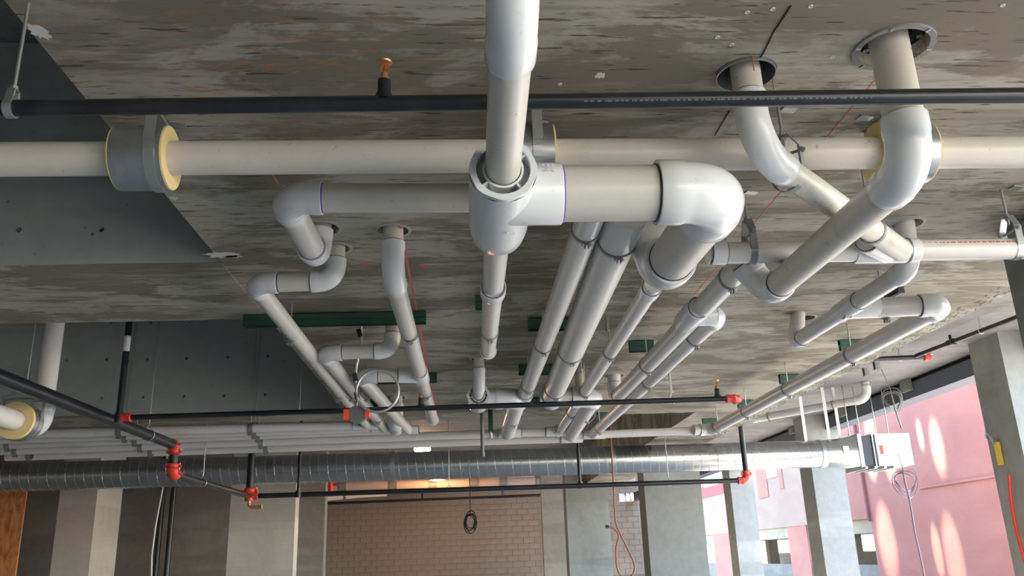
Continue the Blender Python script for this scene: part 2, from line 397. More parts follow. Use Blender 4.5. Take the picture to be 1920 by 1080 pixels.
# ================================================================ CEILING MARKS
def chalk(px0, py0, px1, py1, wid, material, name='chalk_line'):
    a, b = at(px0, py0, Z=HS-.0008), at(px1, py1, Z=HS-.0008)
    return obj(name, MB().bar(a, b, wid, .0012), material, band)
chalk(751, 418, 757, 460, .007, 'chalk_orange'); chalk(757, 460, 822, 790, .013, 'chalk_orange')
chalk(506, 318, 522, 345, .009, 'chalk_orange'); chalk(1650, 140, 1300, 555, .005, 'chalk_orange')
for x, y in ((684, 497), (797, 500)):
    p = at(x, y, Z=HS-.001); obj('paint_dot', MB().lathe(p, (0, 0, 1), [(0, .001), (0, .022), (.0015, .020), (.0015, .001)], 12), 'chalk_pink', band)
pr = random.Random(3)
def splat(px_, py_, r0, r1, material, name):
    p = at(px_, py_, Z=HS-.0006); vs = []; k = 26
    for i in range(k):
        a = 2*math.pi*i/k; q = pr.uniform(.55, 1.1); vs.append(p+Vector((math.cos(a)*r0*q, math.sin(a)*r1*q, 0)))
    vs += [v+Vector((0, 0, .001)) for v in vs]
    fs = [tuple(range(k)), tuple(reversed(range(k, 2*k)))]+[(i, (i+1) % k, k+(i+1) % k, k+i) for i in range(k)]
    obj(name, MB().add(vs, fs), material, band)
splat(1126, 142, .02, .02, 'plaster_white', 'plaster_dab')
splat(415, 478, .09, .045, 'plaster_white', 'plaster_patch'); splat(436, 481, .05, .02, 'plaster_white', 'plaster_patch')
splat(72, 60, .03, .04, 'plaster_white', 'plaster_patch'); splat(325, 372, .02, .02, 'plaster_white', 'plaster_patch')
# saw-cut crack running along Y
c = MB(); pts = [(1483, 8), (1470, 28), (1462, 40), (1450, 58), (1441, 77), (1432, 95), (1423, 112)]
for a, b in zip(pts, pts[1:]):
    p, q = at(*a, Z=HS+.003), at(*b, Z=HS+.003); c.bar(p, q, .0032, .012)
p, q = at(1368, 205, Z=HS+.003), at(1340, 252, Z=HS+.003); c.bar(p, q, .002, .012)
obj('crack', c, 'gap_black', band)
# crumbled concrete along the right edge of the band slab
cr = random.Random(11); c = MB()
for i in range(900):
    y = 3.9+8.1*cr.random(); x = XR-.012-.15*cr.random()**1.6; l = cr.uniform(.012, .055); q = cr.uniform(.002, .008); tw = cr.uniform(-.35, .35)
    d = Vector((tw, 1, 0)).normalized()*l/2; n_ = Vector((1, -tw, 0)).normalized()*q
    c.add([Vector((x, y, HS-.0003))+v for v in (-d, n_*cr.uniform(.4, 1), d, -n_*cr.uniform(.4, 1))]+[Vector((x, y, HS-cr.uniform(.003, .008)))], [(0, 1, 4), (1, 2, 4), (2, 3, 4), (3, 0, 4), (3, 2, 1, 0)])
o = obj('crumbled_edge', c, 'chipped_edge', band, 'rough crumbled concrete along the slab edge'); o['kind'] = 'stuff'

# anchor plates left in the slab where hanger rods are fixed
for x, y in ((333, 233), (1012, 231), (1478, 206), (1622, 221), (1408, 361), (1905, 352)):
    p = at(x, y, Z=HS-.003); obj('anchor_plate', MB().obox(p, (.026, .006, 0), (-.004, .016, 0), (0, 0, .003)), 'zinc', band)
for x, y in ((1401, 23), (1449, 17), (1561, 107), (1520, 12), (1345, 70), (1372, 84), (1050, 158), (1880, 10)):
    p = at(x, y, Z=HS-.001); obj('nail_head', MB().lathe(p, (0, 0, 1), [(-.001, .003), (-.001, .0075), (.001, .0075), (.001, .003)], 10), 'plaster_white', band)
# ================================================================ PIPE BUILDER
HOLES = []        # (x, y, radius) of the core holes through the band slab
def bend_pts(p, u, v, R, n=10):
    """arc of radius R between incoming direction u and outgoing v at corner p"""
    ang = u.angle(v); t = R*math.tan(ang/2)
    a = p-u*t; nrm = (v-u*u.dot(v)).normalized(); cen = a+nrm*R; out = []
    for i in range(n+1):
        th = ang*i/n; out.append(cen+(-nrm*math.cos(th)+u*math.sin(th))*R)
    return out, t
def pt(q):
    return Vector(q) if not isinstance(q, tuple) or len(q) != 3 or abs(q[0]) < 40 and isinstance(q[0], float) else at(q[0], q[1], Z=q[2])
def fitting_elbow(parent, p, u, v, od, R, seg, ring, name='elbow', material='pvc_fitting', hub=None):
    arc, t = bend_pts(p, u, v, R)
    h = hub if hub is not None else .42*od; re, rh = od/2*1.12, od/2*1.17
    a0, a1 = arc[0], arc[-1]
    P = [a0-u*h, a0-u*(h*.97), a0-u*(h*.12), a0]+arc[1:-1]+[a1, a1+v*(h*.12), a1+v*(h*.97), a1+v*h]
    Rr = [rh*.985, rh, rh, re]+[re]*(len(arc)-2)+[re, rh, rh, rh*.985]
    e = obj(name, MB().sweep(P, Rr, seg), material, parent)
    if ring:
        for q, d in ((a0-u*h, -u), (a1+v*h, v)):
            obj('joint_line', MB().band(q+d*.002, d, od/2*.98, od/2*1.04, .006, seg), ring, e)
    return t+h
def run(name, label, pts, od, material='pvc_pipe', cat='drain pipe', group=None, R=None, seg=28, ring='primer', cap0=None, cap1=None, elbow_name='elbow', riser=None, hub=None):
    """a glued line of pipe: straight lengths, an elbow at each corner, caps where asked; riser: the line ends in the slab"""
    P = [Vector(q) if isinstance(q, Vector) else at(q[0], q[1], Z=q[2]) for q in pts]
    t = thing(name, label, cat, P[0], group)
    trims = [0.0]*len(P)
    for i in range(1, len(P)-1):
        u, v = (P[i]-P[i-1]).normalized(), (P[i+1]-P[i]).normalized()
        trims[i] = fitting_elbow(t, P[i], u, v, od, R or od*.95, seg, ring, elbow_name if u.angle(v) > .9 else 'bend', hub=hub)-.04*od
    for i in range(len(P)-1):
        d = (P[i+1]-P[i]).normalized(); a, b = P[i]+d*trims[i], P[i+1]-d*trims[i+1]
        if (b-a).dot(d) > .005: obj('pipe', MB().sweep([a, b], od/2, seg), material, t)
    for q, k in ((cap0, 0), (cap1, -1)):
        if q:
            d = (P[0]-P[1]).normalized() if k == 0 else (P[-1]-P[-2]).normalized(); e = P[k]
            obj('end_cap', MB().sweep([e-d*od*.5, e-d*od*.48, e-d*.02, e, e+d*.012], [od/2*1.12, od/2*1.16, od/2*1.16, od/2*1.08, od/2*.7], seg), 'pvc_fitting', t)
    if riser is not None:
        q = P[riser]; HOLES.append((q.x, q.y, od/2*1.5))
    return t
def hub_at(t, p, d, od, length, material='pvc_fitting', ring='primer', name='coupling', seg=28):
    p, d = Vector(p), Vector(d).normalized(); r = od/2*1.16
    e = obj(name, MB().sweep([p-d*length/2, p-d*(length/2-.004), p+d*(length/2-.004), p+d*length/2], [r*.985, r, r, r*.985], seg), material, t)
    if ring:
        for sgn in (-1, 1): obj('joint_line', MB().band(p+d*sgn*(length/2+.002), d, od/2*.98, od/2*1.04, .005, seg), ring, e)
    return e
def wye(t, p, d, b, od, length, blen, bod=None, ring='primer', name='wye', seg=28):
    """sleeve on the run along d with a side branch leaving p along b"""
    p, d, b = Vector(p), Vector(d).normalized(), Vector(b).normalized(); r = od/2*1.16; br = (bod or od)/2*1.16
    m_ = MB().sweep([p-d*length/2, p-d*(length/2-.004), p+d*(length/2-.004), p+d*length/2], [r*.985, r, r, r*.985], seg)
    m_.sweep([p, p+b*(blen-.004), p+b*blen], [br, br, br*.985], seg)
    e = obj(name, m_, 'pvc_fitting', t)
    if ring:
        for sgn in (-1, 1): obj('joint_line', MB().band(p+d*sgn*(length/2+.002), d, od/2*.98, od/2*1.04, .005, seg), ring, e)
        obj('joint_line', MB().band(p+b*(blen+.002), b, (bod or od)/2*.98, (bod or od)/2*1.04, .005, seg), ring, e)
    return e
def V(*a): return Vector(a)
def drop(px_, py_, z, top=HS+.25, zc=HS):
    """riser: (top point inside the slab, corner at height z) above the ceiling pixel"""
    p = at(px_, py_, Z=zc); return V(p.x, p.y, top), V(p.x, p.y, z)

# ---------------------------------------------------------------- front long pipe A1
A1a, A1b = V(-3.2, 2.565, 2.845), V(3.9, 2.665, 2.885)
a1 = run('long_pipe', 'long cream pipe crossing the whole view just below the near black sprinkler pipe', [A1a, A1b], .114, 'pvc_pipe')
def a1x(px_, py_=290):
    lo, hi = 0., 1.
    for _ in range(40):
        md = (lo+hi)/2; q = A1a.lerp(A1b, md); cpt = ROT.transposed() @ (q-EYE); sx = 960+F*cpt.x/-cpt.z
        if sx < px_: lo = md
        else: hi = md
    return A1a.lerp(A1b, lo)
dA1 = (A1b-A1a).normalized()
def saddle(pxa, pxb, label):
    """sheet-metal insulation sleeve with a foam core, strapped in a clevis hanger"""
    a, b = a1x(pxa), a1x(pxb)
    t = thing('insulated_sleeve', label, 'pipe sleeve', (a+b)/2, 'insulated sleeves on the long cream pipe')
    l = (b-a).length; c_ = (a+b)/2
    obj('metal_jacket', MB().band(c_, dA1, .1065, .1085, l-.012, 40), 'galvanised', t)
    obj('foam_core', MB().band(c_, dA1, .058, .106, l, 40), 'foam', t)
    return t
saddle(222, 322, 'galvanised sleeve with yellow foam core on the long pipe at the left')
saddle(968, 1037, 'galvanised sleeve on the long pipe behind the big white tee')
saddle(1640, 1735, 'foam-cored sleeve on the long pipe behind the right riser elbow')

# ---------------------------------------------------------------- hangers
def ring_hanger(label, p, axis, od, top=HS, group='ring hangers on the drain pipes', rodx=0, tab=True, wid=.02, rr=.0045, material='strap_grey'):
    p, axis = Vector(p), Vector(axis).normalized(); r = od/2
    t = thing('ring_hanger', label, 'pipe hanger', p, group)
    obj('ring', MB().band(p, axis, r+.0005, r+.0045, wid, 28), material, t)
    side = axis.cross(V(0, 0, 1)).normalized()
    a = p+V(0, 0, r+.003); b = V(a.x, a.y, top)
    obj('rod', MB().cyl(a, b, rr, seg=8), 'zinc', t)
    if tab:
        q = p-V(0, 0, r+.012)
        obj('clamp_tab', MB().obox(q-side*.007, side*.0018, axis*wid/2, V(0, 0, .014)).obox(q+side*.007, side*.0018, axis*wid/2, V(0, 0, .014)), material, t)
        obj('bolt', MB().cyl(q-side*.022, q+side*.022, .0035, seg=8).cyl(q-side*.017, q-side*.010, .007, seg=6).cyl(q+side*.010, q+side*.017, .007, seg=6), 'zinc', t)
    return t
def clevis(label, p, axis, od, top=HS, wid=.03, material='zinc', group='clevis hangers', lean=V(0, 0, 0), rr=.0055):
    """band below the pipe, bent yoke above, cross bolt, nuts and rod"""
    p, axis = Vector(p), Vector(axis).normalized(); r = od/2+.002; side = axis.cross(V(0, 0, 1)).normalized()
    t = thing('clevis_hanger', label, 'pipe hanger', p, group)
    z = V(0, 0, 1); th = .0035; hb = r+.045; hy = r+.10
    m_ = MB(); prev = None
    prof = [side*r+z*hb]+[side*math.cos(a)*r+z*math.sin(a)*r for a in (-math.pi*k/20 for k in range(21))]+[-side*r+z*hb]
    for a, b in zip(prof, prof[1:]): m_.bar(p+a, p+b, wid, th, up=(a+b).normalized() if (a+b).length > 1e-5 else side)
    obj('band', m_, material, t)
    m_ = MB(); ro = r+th
    prof = [side*ro+z*(r*.1), side*ro+z*hb, side*.02+z*hy, -side*.02+z*hy, -side*ro+z*hb, -side*ro+z*(r*.1)]
    ups = [side, (side+z), z, (-side+z), -side]
    for a, b, u in zip(prof, prof[1:], ups): m_.bar(p+a, p+b, wid, th, up=u.normalized())
    obj('yoke', m_, material, t)
    q = p+z*(hb-.014)
    obj('cross_bolt', MB().cyl(q-side*(ro+.016), q+side*(ro+.016), .005, seg=8).cyl(q-side*(ro+.012), q-side*(ro+.003), .010, seg=6).cyl(q+side*(ro+.003), q+side*(ro+.012), .010, seg=6), material, t)
    k = p+z*hy
    obj('rod', MB().cyl(k-z*.035, V(k.x, k.y, top)+lean, rr, seg=10), 'zinc', t)
    obj('nut', MB().cyl(k+z*.003, k+z*.014, .011, seg=6), 'zinc', t); obj('nut', MB().cyl(k-z*.014, k-z*.003, .011, seg=6), 'zinc', t)
    return t
def clevis_big(label, px_):
    p = a1x(px_)
    return clevis(label, p, dA1, .219, HS, .034, 'zinc', 'clevis hangers around the insulated sleeves')
clevis_big('zinc clevis hanger strapping the left insulated sleeve', 300)
clevis_big('zinc clevis hanger on the sleeve behind the big white tee', 1003)
clevis_big('zinc clevis hanger on the sleeve behind the right riser elbow', 1668)

# ---------------------------------------------------------------- black sprinkler pipes
def sprinkler_head(t, p, d=V(0, 0, 1), s=1.0):
    """outlet boss, nipple and upright head on a pipe top point p"""
    obj('outlet', MB().sweep([p-d*.012*s, p+d*.006*s, p+d*.008*s, p+d*.045*s, p+d*.047*s], [.023*s, .021*s, .0165*s, .0165*s, .014*s], 16), 'black_pipe', t)
    q = p+d*.047*s
    h = obj('sprinkler', MB().sweep([q, q+d*.006*s, q+d*.006*s, q+d*.02*s], [.013*s, .013*s, .010*s, .008*s], 12), 'brass', t, 'brass upright sprinkler head')
    m_ = MB()
    for s_ in (-1, 1): m_.bar(q+V(s_*.008*s, 0, .018*s), q+V(s_*.011*s, 0, .032*s), .004*s, .003*s).bar(q+V(s_*.011*s, 0, .032*s), q+V(s_*.002*s, 0, .046*s), .004*s, .003*s)
    obj('frame_arm', m_, 'brass', h)
    obj('bulb', MB().cyl(q+d*.018*s, q+d*.042*s, .0025*s, seg=8), 'bulb_red', h)
    obj('deflector', MB().sweep([q+d*.046*s, q+d*.048*s, q+d*.052*s], [.006*s, .019*s, .020*s], 14), 'brass', h)
    return h
S1 = V(-1.30, 1.995, 2.70); S2 = V(2.6, 1.935, 2.70)
sp = thing('sprinkler_pipe', 'near black sprinkler pipe crossing the whole top of the view', 'sprinkler pipe', S1)
obj('pipe', MB().sweep([S1, S2], .0213, 24), 'black_pipe', sp)
k = (at(720, 190, Y=1.98)); tt = (k.x-S1.x)/(S2.x-S1.x); k = S1.lerp(S2, tt)
sprinkler_head(sp, k+V(0, 0, .021), s=1.05)
prn = MB(); rr_ = random.Random(5); x = .33
while x < 1.1:      # faint stencilled print line along the pipe, too worn to read
    l = rr_.uniform(.004, .012); q = S1.lerp(S2, (x-S1.x)/(S2.x-S1.x)); n_ = V(0, -.86, -.51); prn.obox(q+n_*.0213, V(l/2, 0, 0), V(0, .51, -.86)*.0022, n_*.0003); x += l+rr_.uniform(.003, .009)
obj('print_line', prn, 'print_white', sp)
p = S1.lerp(S2, .155); p = at(20, 198, Y=1.99)
t = thing('loop_hanger', 'zinc loop hanger at the left end of the near sprinkler pipe', 'pipe hanger', p)
p = V(p.x, 1.993, 2.70)
obj('ring', MB().band(p, (1, 0, 0), .0225, .026, .022, 24), 'zinc', t)
obj('yoke', MB().bar(p+V(0, .022, 0), p+V(0, .012, .052), .02, .003, up=(0, 1, .2)).bar(p+V(0, -.022, 0), p+V(0, -.012, .052), .02, .003, up=(0, -1, .2)).bar(p+V(0, -.012, .052), p+V(0, .012, .052), .02, .003), 'zinc', t)
obj('rod', MB().cyl(p+V(0, 0, .035), V(p.x+.005, p.y, HL), .0048, seg=10), 'zinc', t); obj('nut', MB().cyl(p+V(0, 0, .054), p+V(0, 0, .064), .010, seg=6), 'zinc', t)

# ---------------------------------------------------------------- big white tee, its feed and the large elbow
ZW = 2.60
wf, wk = V(.118, 2.165, ZW), V(.118, 2.66, ZW)
tee = thing('tee_fitting', 'large white tee fitting with a ribbed reducer facing the camera', 'pipe fitting', wf)
yb = 2.345; rw = .0965
m_ = MB().sweep([wf+V(0, .02, 0), wk-V(0, .09, 0), wk-V(0, .02, 0), wk], [rw, rw, rw*.93, rw*.80], 40, (False, True))
xb = at(1052, 364, Z=ZW).x
m_.sweep([V(.118, yb, ZW), V(xb-.005, yb, ZW), V(xb, yb, ZW)], [rw*.985, rw*.985, rw*.96], 40)
body = obj('body', m_, 'pvc_fitting', tee)
obj('joint_line', MB().band(V(xb+.002, yb, ZW), (1, 0, 0), .082, .0885, .005, 36), 'primer_violet', body)
fl = MB(); k = 48; vs = []                          # eight-lobed front rim with a round bore
for yy, bore in ((0, .078), (.022, .078)):
    for i in range(k):
        a = 2*math.pi*i/k; lob = .0955+.0018*math.cos(8*a); vs.append(wf+V(math.cos(a)*lob, yy, math.sin(a)*lob))
    for i in range(k):
        a = 2*math.pi*i/k; vs.append(wf+V(math.cos(a)*bore, yy, math.sin(a)*bore))
fs = []
for i in range(k):
    j = (i+1) % k; fs += [(i, j, k+j, k+i), (2*k+i, 3*k+i, 3*k+j, 2*k+j), (i, 2*k+i, 2*k+j, j), (k+i, k+j, 3*k+j, 3*k+i)]
obj('rim', fl.add(vs, fs), 'pvc_fitting', tee)
red = obj('reducer', MB().lathe(wf, (0, 1, 0), [(.055, .0785), (.055, .055), (.004, .0585), (.004, .052), (.075, .050), (.075, .0785)], 40), 'pvc_fitting', tee)
obj('reducer_wall', MB().band(wf+V(0, .035, 0), (0, 1, 0), .0765, .0785, .06, 40), 'pvc_fitting', tee)
for a in (.6, 2.25, 3.85, 5.4):
    d = V(math.cos(a), 0, math.sin(a)); obj('rib', MB().obox(wf+d*.068+V(0, .03, 0), d*.011, V(0, .026, 0), d.cross(V(0, 1, 0))*.0028), 'pvc_fitting', red)
obj('lug', MB().cyl(V(.135, yb+.07, ZW-rw-.002), V(.16, yb+.07, ZW-rw-.002), .004, seg=10), 'pvc_fitting', tee)
# embossed size marks on the branch
em = MB(); er = random.Random(2)
for cx in range(3):
    for cz in range(4):
        em.bar(V(xb-.062+cx*.014, yb-rw*.93, ZW+.055-cz*.016), V(xb-.056+cx*.014, yb-rw*.935, ZW+.048-cz*.016+er.uniform(-.003, .003)), .003, .004)
obj('embossed_mark', em, 'pvc_fitting', tee)
run('feed_pipe', 'upright white pipe coming down at top centre into the big tee', [V(.112, 1.43, HS+.2), V(.112, 1.43, ZW+.03), V(.118, 2.235, ZW)], .100, 'pvc_pipe', seg=36, riser=0, R=.15, hub=.075)
# big pipe to the right, large elbow, then back to a second elbow that turns up to the left
xe = .80
bpn = run('large_pipe', 'large cream pipe with a big white elbow right of the tee', [V(xb-.03, yb, ZW), V(xe, yb, ZW), V(xe+.015, 3.26, ZW+.05), V(.745, 3.29, HS+.2)], .172, 'pvc_pipe', seg=40, R=.125, hub=.085, riser=3)
obj('seam', MB().band(V(xe-.125, yb, ZW), (1, 0, 0), .0955, .0972, .0025, 40), 'foam', bpn)
# outlet line beyond the tee
run('short_pipe', 'short white pipe running back from the tee and ending in a cap', [wk+V(0, -.03, .01), at(915, 660, Z=2.80)], .092, 'pvc_bright', cap1=True)
t = bpy.data.objects['short_pipe']
q = at(926, 512, Z=2.685); dirn = (at(915, 660, Z=2.80)-wk).normalized()
q = wk.lerp(at(915, 660, Z=2.80), .33); hub_at(t, q, dirn, .098, .11)

# ---------------------------------------------------------------- left group
zA7 = 2.875
e1, c1 = drop(601, 428, zA7)
cL = at(533, 371, Z=zA7)
run('branch_pipe', 'cream pipe behind the tee with a white elbow at its left end', [e1, V(c1.x-.01, c1.y, zA7), cL, V(.70, cL.y+.04, zA7)], .112, 'pvc_pipe', riser=0, ring='primer_violet', R=.09)
e1, c1 = drop(630, 465, 2.85)
cA = at(466, 519, Z=2.845)
run('offset_pipe', 'white pipe with two elbows at the left, running back in the leftmost line', [e1, c1, V(cA.x, c1.y, 2.845), at(690, 799, Z=2.80)], .090, 'pvc_pipe', riser=0, R=.075)
e1, c1 = drop(736, 606, 2.84); cB = at(601, 655, Z=2.83)
run('offset_pipe', 'second white offset pipe behind the long green channel', [e1, c1, V(cB.x, c1.y, 2.83), at(722, 804, Z=2.80)], .092, 'pvc_pipe', riser=0, R=.075)
e1, c1 = drop(737, 432, 2.80)
run('straight_pipe', 'straight white pipe beside the orange chalk line, capped at the far end', [e1, V(c1.x, c1.y, 2.80), at(812, 788, Z=2.80)], .096, 'pvc_pipe', riser=0, R=.12, cap1=True)
t = bpy.data.objects['straight_pipe']
q = at(789, 704, Z=2.80); wye(t, q, (at(812, 788, Z=2.80)-V(c1.x, c1.y, 2.80)), (-1, -.15, 0), .096, .30, .16, ring='primer')
cC = at(671, 699, Z=2.80)
run('offset_pipe', 'third white offset pipe branching left from the straight pipe near the cable loop', [q+V(-.16, -.02, 0), V(cC.x, q.y-.03, 2.80), at(765, 806, Z=2.80)], .096, 'pvc_pipe', R=.075)
e1, c1 = drop(742, 745, 2.80)
run('drop_elbow', 'white pipe dropping from the slab into the header beside the junction box', [e1, c1, at(742, 806, Z=2.79)], .125, 'pvc_bright', riser=0, R=.11, elbow_name='elbow')

# ---------------------------------------------------------------- middle group running back
P = {}
def back(key, label, pts, od, material='pvc_bright', **k):
    t = run('drain_line', label, pts, od, material, group='drain lines running back below the slab', **k)
    P[key] = (t, [x if isinstance(x, Vector) else at(x[0], x[1], Z=x[2]) for x in pts], od); return t
back('p1', 'left of the two drain lines emerging below the large cream pipe', [(1112, 392, 2.8), (984, 741, 2.8)], .112)
back('p2', 'thickest drain line, right beside the left one below the large cream pipe', [(1180, 392, 2.8), (1034, 746, 2.8)], .166)
back('p3', 'thin drain line starting below the lower big elbow', [(1226, 532, 2.78), (1047, 812, 2.8)], .090)
e1, c1 = drop(1151, 704, 2.82)
back('p4', 'drain line with a side wye ending at a riser in the slab', [(1392, 497, 2.8), V(c1.x, c1.y, 2.82), e1], .112, riser=2, R=.09)
cP5 = at(1350, 588, Z=2.80)
pq = at(1297, 591, Z=2.80)
back('p5', 'drain line starting at the round elbow right of the side wye', [pq, V(cP5.x, pq.y, 2.80), (1112, 814, 2.8)], .105, R=.085)
d4 = (P['p4'][1][1]-P['p4'][1][0]).normalized()
wye(P['p4'][0], pq, d4, (1, 0, 0), .112, .30, .13, .105)
back('p6', 'longest drain line along the crumbled right edge of the slab', [at(1580, 580, Z=2.80), V(2.645, at(1772, 571, Z=2.80).y, 2.80), (1335, 806, 2.8), at(1300, 806, Z=2.8)], .112, R=.085)
e1, c1 = drop(1508, 596, 2.83)
pk = V(2.12, at(1712, 503, Z=2.80).y, 2.80)
kk = back('p7', 'short drain line at the right between two elbows, one rising into the slab', [e1, V(2.12, c1.y-.2, 2.81), pk, V(pk.x+.02, pk.y-.02, HS+.2)], .094, riser=0, R=.08)
HOLES.append((pk.x+.02, pk.y-.02, .07))
q = at(1600, 578, Z=2.80); wye(P['p7'][0], V(2.12, q.y, 2.805), (0, 1, 0), (1, 0, 0), .094, .26, .16, .105)
# second tee and the crossover fittings
zt = 2.77
e1, c1 = drop(898, 673, 2.86)
tq = at(897, 741, Z=zt)
t2 = run('riser_pipe', 'short white riser bending into the second smaller tee in the middle', [e1, V(c1.x, c1.y, 2.84), V(tq.x, tq.y+.02, zt)], .082, 'pvc_bright', riser=0, R=.10)
tee2 = thing('tee_fitting', 'smaller white tee with a ribbed reducer behind the far sprinkler pipe', 'pipe fitting', tq)
r2 = .085
m_ = MB().sweep([tq+V(0, .02, 0), tq+V(0, .34, 0), tq+V(0, .42, 0)], [r2, r2, r2*.75], 28, (False, True)).sweep([tq+V(0, .16, 0), tq+V(.20, .16, 0)], r2*.97, 28)
obj('body', m_, 'pvc_fitting', tee2)
obj('rim', MB().lathe(tq, (0, 1, 0), [(0, .072), (0, .094), (.02, .096), (.022, .072)], 8), 'pvc_fitting', tee2)
rd2 = obj('reducer', MB().lathe(tq, (0, 1, 0), [(.05, .073), (.05, .05), (.003, .052), (.003, .044), (.07, .044), (.07, .073)], 28), 'pvc_fitting', tee2)
for a in (.3, 1.9, 3.4, 4.75):
    d = V(math.cos(a), 0, math.sin(a)); obj('rib', MB().obox(tq+d*.062+V(0, .025, 0), d*.010, V(0, .022, 0), d.cross(V(0, 1, 0))*.003), 'pvc_fitting', rd2)
cx = at(974, 737, Z=zt)
run('crossover_pipe', 'thick white crossover from the smaller tee with an elbow down to the header', [tq+V(.18, .16, 0), V(cx.x, tq.y+.16, zt), at(952, 812, Z=2.79)], .148, 'pvc_bright', R=.12)
cx = at(1113, 744, Z=2.77); c0 = at(1025, 742, Z=2.77)
run('crossover_pipe', 'thick white crossover at the end of the thickest line with an elbow to the header', [V(c0.x, cx.y, 2.77), cx, at(1070, 815, Z=2.79)], .150, 'pvc_bright', R=.12)
for key in ('p1', 'p2'):
    t, q, od = P[key]; d = (q[1]-q[0]).normalized(); hub_at(t, q[1]-d*.03, d, od, .16, ring='primer')
t, q, od = P['p3']; d = (q[1]-q[0]).normalized(); hub_at(t, q[0].lerp(q[1], .02), d, od, .09, ring='primer')
e1, c1 = drop(1086, 694, 2.85)
run('riser_pipe', 'short cream riser dropping from the slab behind the thin drain line', [e1, V(c1.x, c1.y, 2.80)], .08, 'pvc_aged', riser=0)

# ---------------------------------------------------------------- headers across the back
def header(label, a, b, od, z=2.80):
    pa, pb_ = at(*a, Z=z), at(*b, Z=z)
    return run('header_pipe', label, [pa, pb_], od, 'pvc_bright', group='white header pipes across the back', seg=20)
hd = [header('nearest header pipe, topmost of the white lines at the lower left', (-60, 817), (692, 797), .082),
      header('second white header pipe, thin line below the topmost one', (-60, 828), (724, 804), .066),
      header('third white header pipe, below the thin one at the lower left', (-60, 838), (768, 806), .075),
      header('fourth white header pipe, reaching the middle of the view', (-60, 848), (1052, 809), .090),
      header('farthest white header pipe, lowest of the white lines', (12, 857), (1082, 822), .090),
      header('right header pipe between the middle lines and the longest drain line', (1060, 817), (1322, 807), .084)]
def hwye(t, px_, py_, od, bd):
    p = at(px_, py_, Z=2.80); wye(t, p, (1, -.02, 0), bd, od, .24, .10, ring='primer', seg=20)
for i, x, y, od in ((0, 686, 797, .082), (1, 720, 804, .066), (2, 762, 806, .075), (3, 955, 812, .090), (3, 1045, 809, .090), (4, 1072, 822, .090), (5, 1114, 815, .084)):
    hwye(hd[i], x, y, od, (-.2 if x < 800 else .1, -1, .15))
# stepped strap clamps on the headers
si = 0
for cl, xs in (('left edge', (-8, 15, 30, 55)), ('black main', (224, 234, 254, 264, 283)), ('middle', (470, 477, 484, 490, 499))):
    tops = [(817, 797, 692), (828, 804, 724), (838, 806, 768), (848, 809, 1052), (857, 822, 1082)]
    for j, x in enumerate(xs):
        hi = j+(1 if cl == 'left edge' else 0)
        y0, y1, x1 = tops[hi]; y = y0+(y1-y0)*(x+60)/(x1+60); p = at(x, y, Z=2.80); od = (.082, .066, .075, .09, .09)[hi]
        ring_hanger('strap clamp at the %s holding the %s header pipe' % (cl, ('nearest', 'second', 'third', 'fourth', 'farthest')[hi]), p, (1, 0, 0), od, HS if 8.42 < p.y < 9.07 or p.x > XL else (HU if p.y > 9.07 else HL), 'strap clamps on the header pipes', wid=.05, rr=.004)

# ---------------------------------------------------------------- right group
top, c1 = drop(1668, 88, 2.605)
jn = at(1440, 551, Z=2.65)
rr1 = run('riser_pipe', 'cream riser at the upper right with a sweeping elbow and a long diagonal run', [top, c1, jn, at(1396, 492, Z=2.80)], .117, 'pvc_aged', seg=36, riser=0, R=.105, hub=.06)
fl = thing('pipe_flange', 'grey slab flange ring around the riser at the upper right', 'pipe flange', (c1.x, c1.y, HS))
fc = V(c1.x+.012, c1.y, HS-.004)
obj('ring', MB().lathe(fc, (0, 0, 1), [(-.003, .104), (-.003, .122), (.006, .124), (.006, .104)], 40), 'column_concrete', fl)
obj('inner_plate', MB().band(fc+V(0, 0, .05), (0, 0, 1), .060, .104, .01, 40), 'gap_black', fl)
for a in (-.1, .7, 3.4, 2.2):
    d = V(math.cos(a), math.sin(a), 0)*.085; obj('screw_boss', MB().lathe(fc+d+V(0, 0, .035), (0, 0, 1), [(0, .004), (0, .009), (.012, .009), (.012, .004)], 12), 'zinc', fl)
for a in range(6):
    d = V(math.cos(a*1.05), math.sin(a*1.05), 0)*.113; obj('tab', MB().obox(fc+d-V(0, 0, .004), d.normalized()*.008, V(-d.y, d.x, 0).normalized()*.004, V(0, 0, .002)), 'zinc', fl)
HOLES[-1] = (c1.x+.012, c1.y, .104)
top, c2 = drop(1398, 136, 2.74)
r5 = run('riser_pipe', 'narrower cream riser left of the upper right one, bending down to the white pipe', [top, c2, at(1690, 470, Z=2.735)], .095, 'pvc_aged', seg=32, riser=0, R=.15, hub=.05, elbow_name='bend')
HOLES[-1] = (c2.x+.002, c2.y+.005, .098)
sl = thing('hole_sleeve', 'crumpled metal sleeve in the slab around the narrower riser', 'pipe sleeve', (c2.x, c2.y, HS))
obj('sheet', MB().band(V(c2.x+.002, c2.y+.005, HS+.09), (0, 0, 1), .092, .096, .20, 36), 'galvanised', sl)
for k, (x, y, x2, y2_) in enumerate(((1410, 105, 1411, 131), (1447, 141, 1451, 165), (1340, 136, 1349, 147))):
    p = at(x, y, Z=HS); wv = obj('nail', MB().cyl(p+V(0, 0, .01), p+V(.002, .004, -.05), .002, seg=6), 'brass', sl)
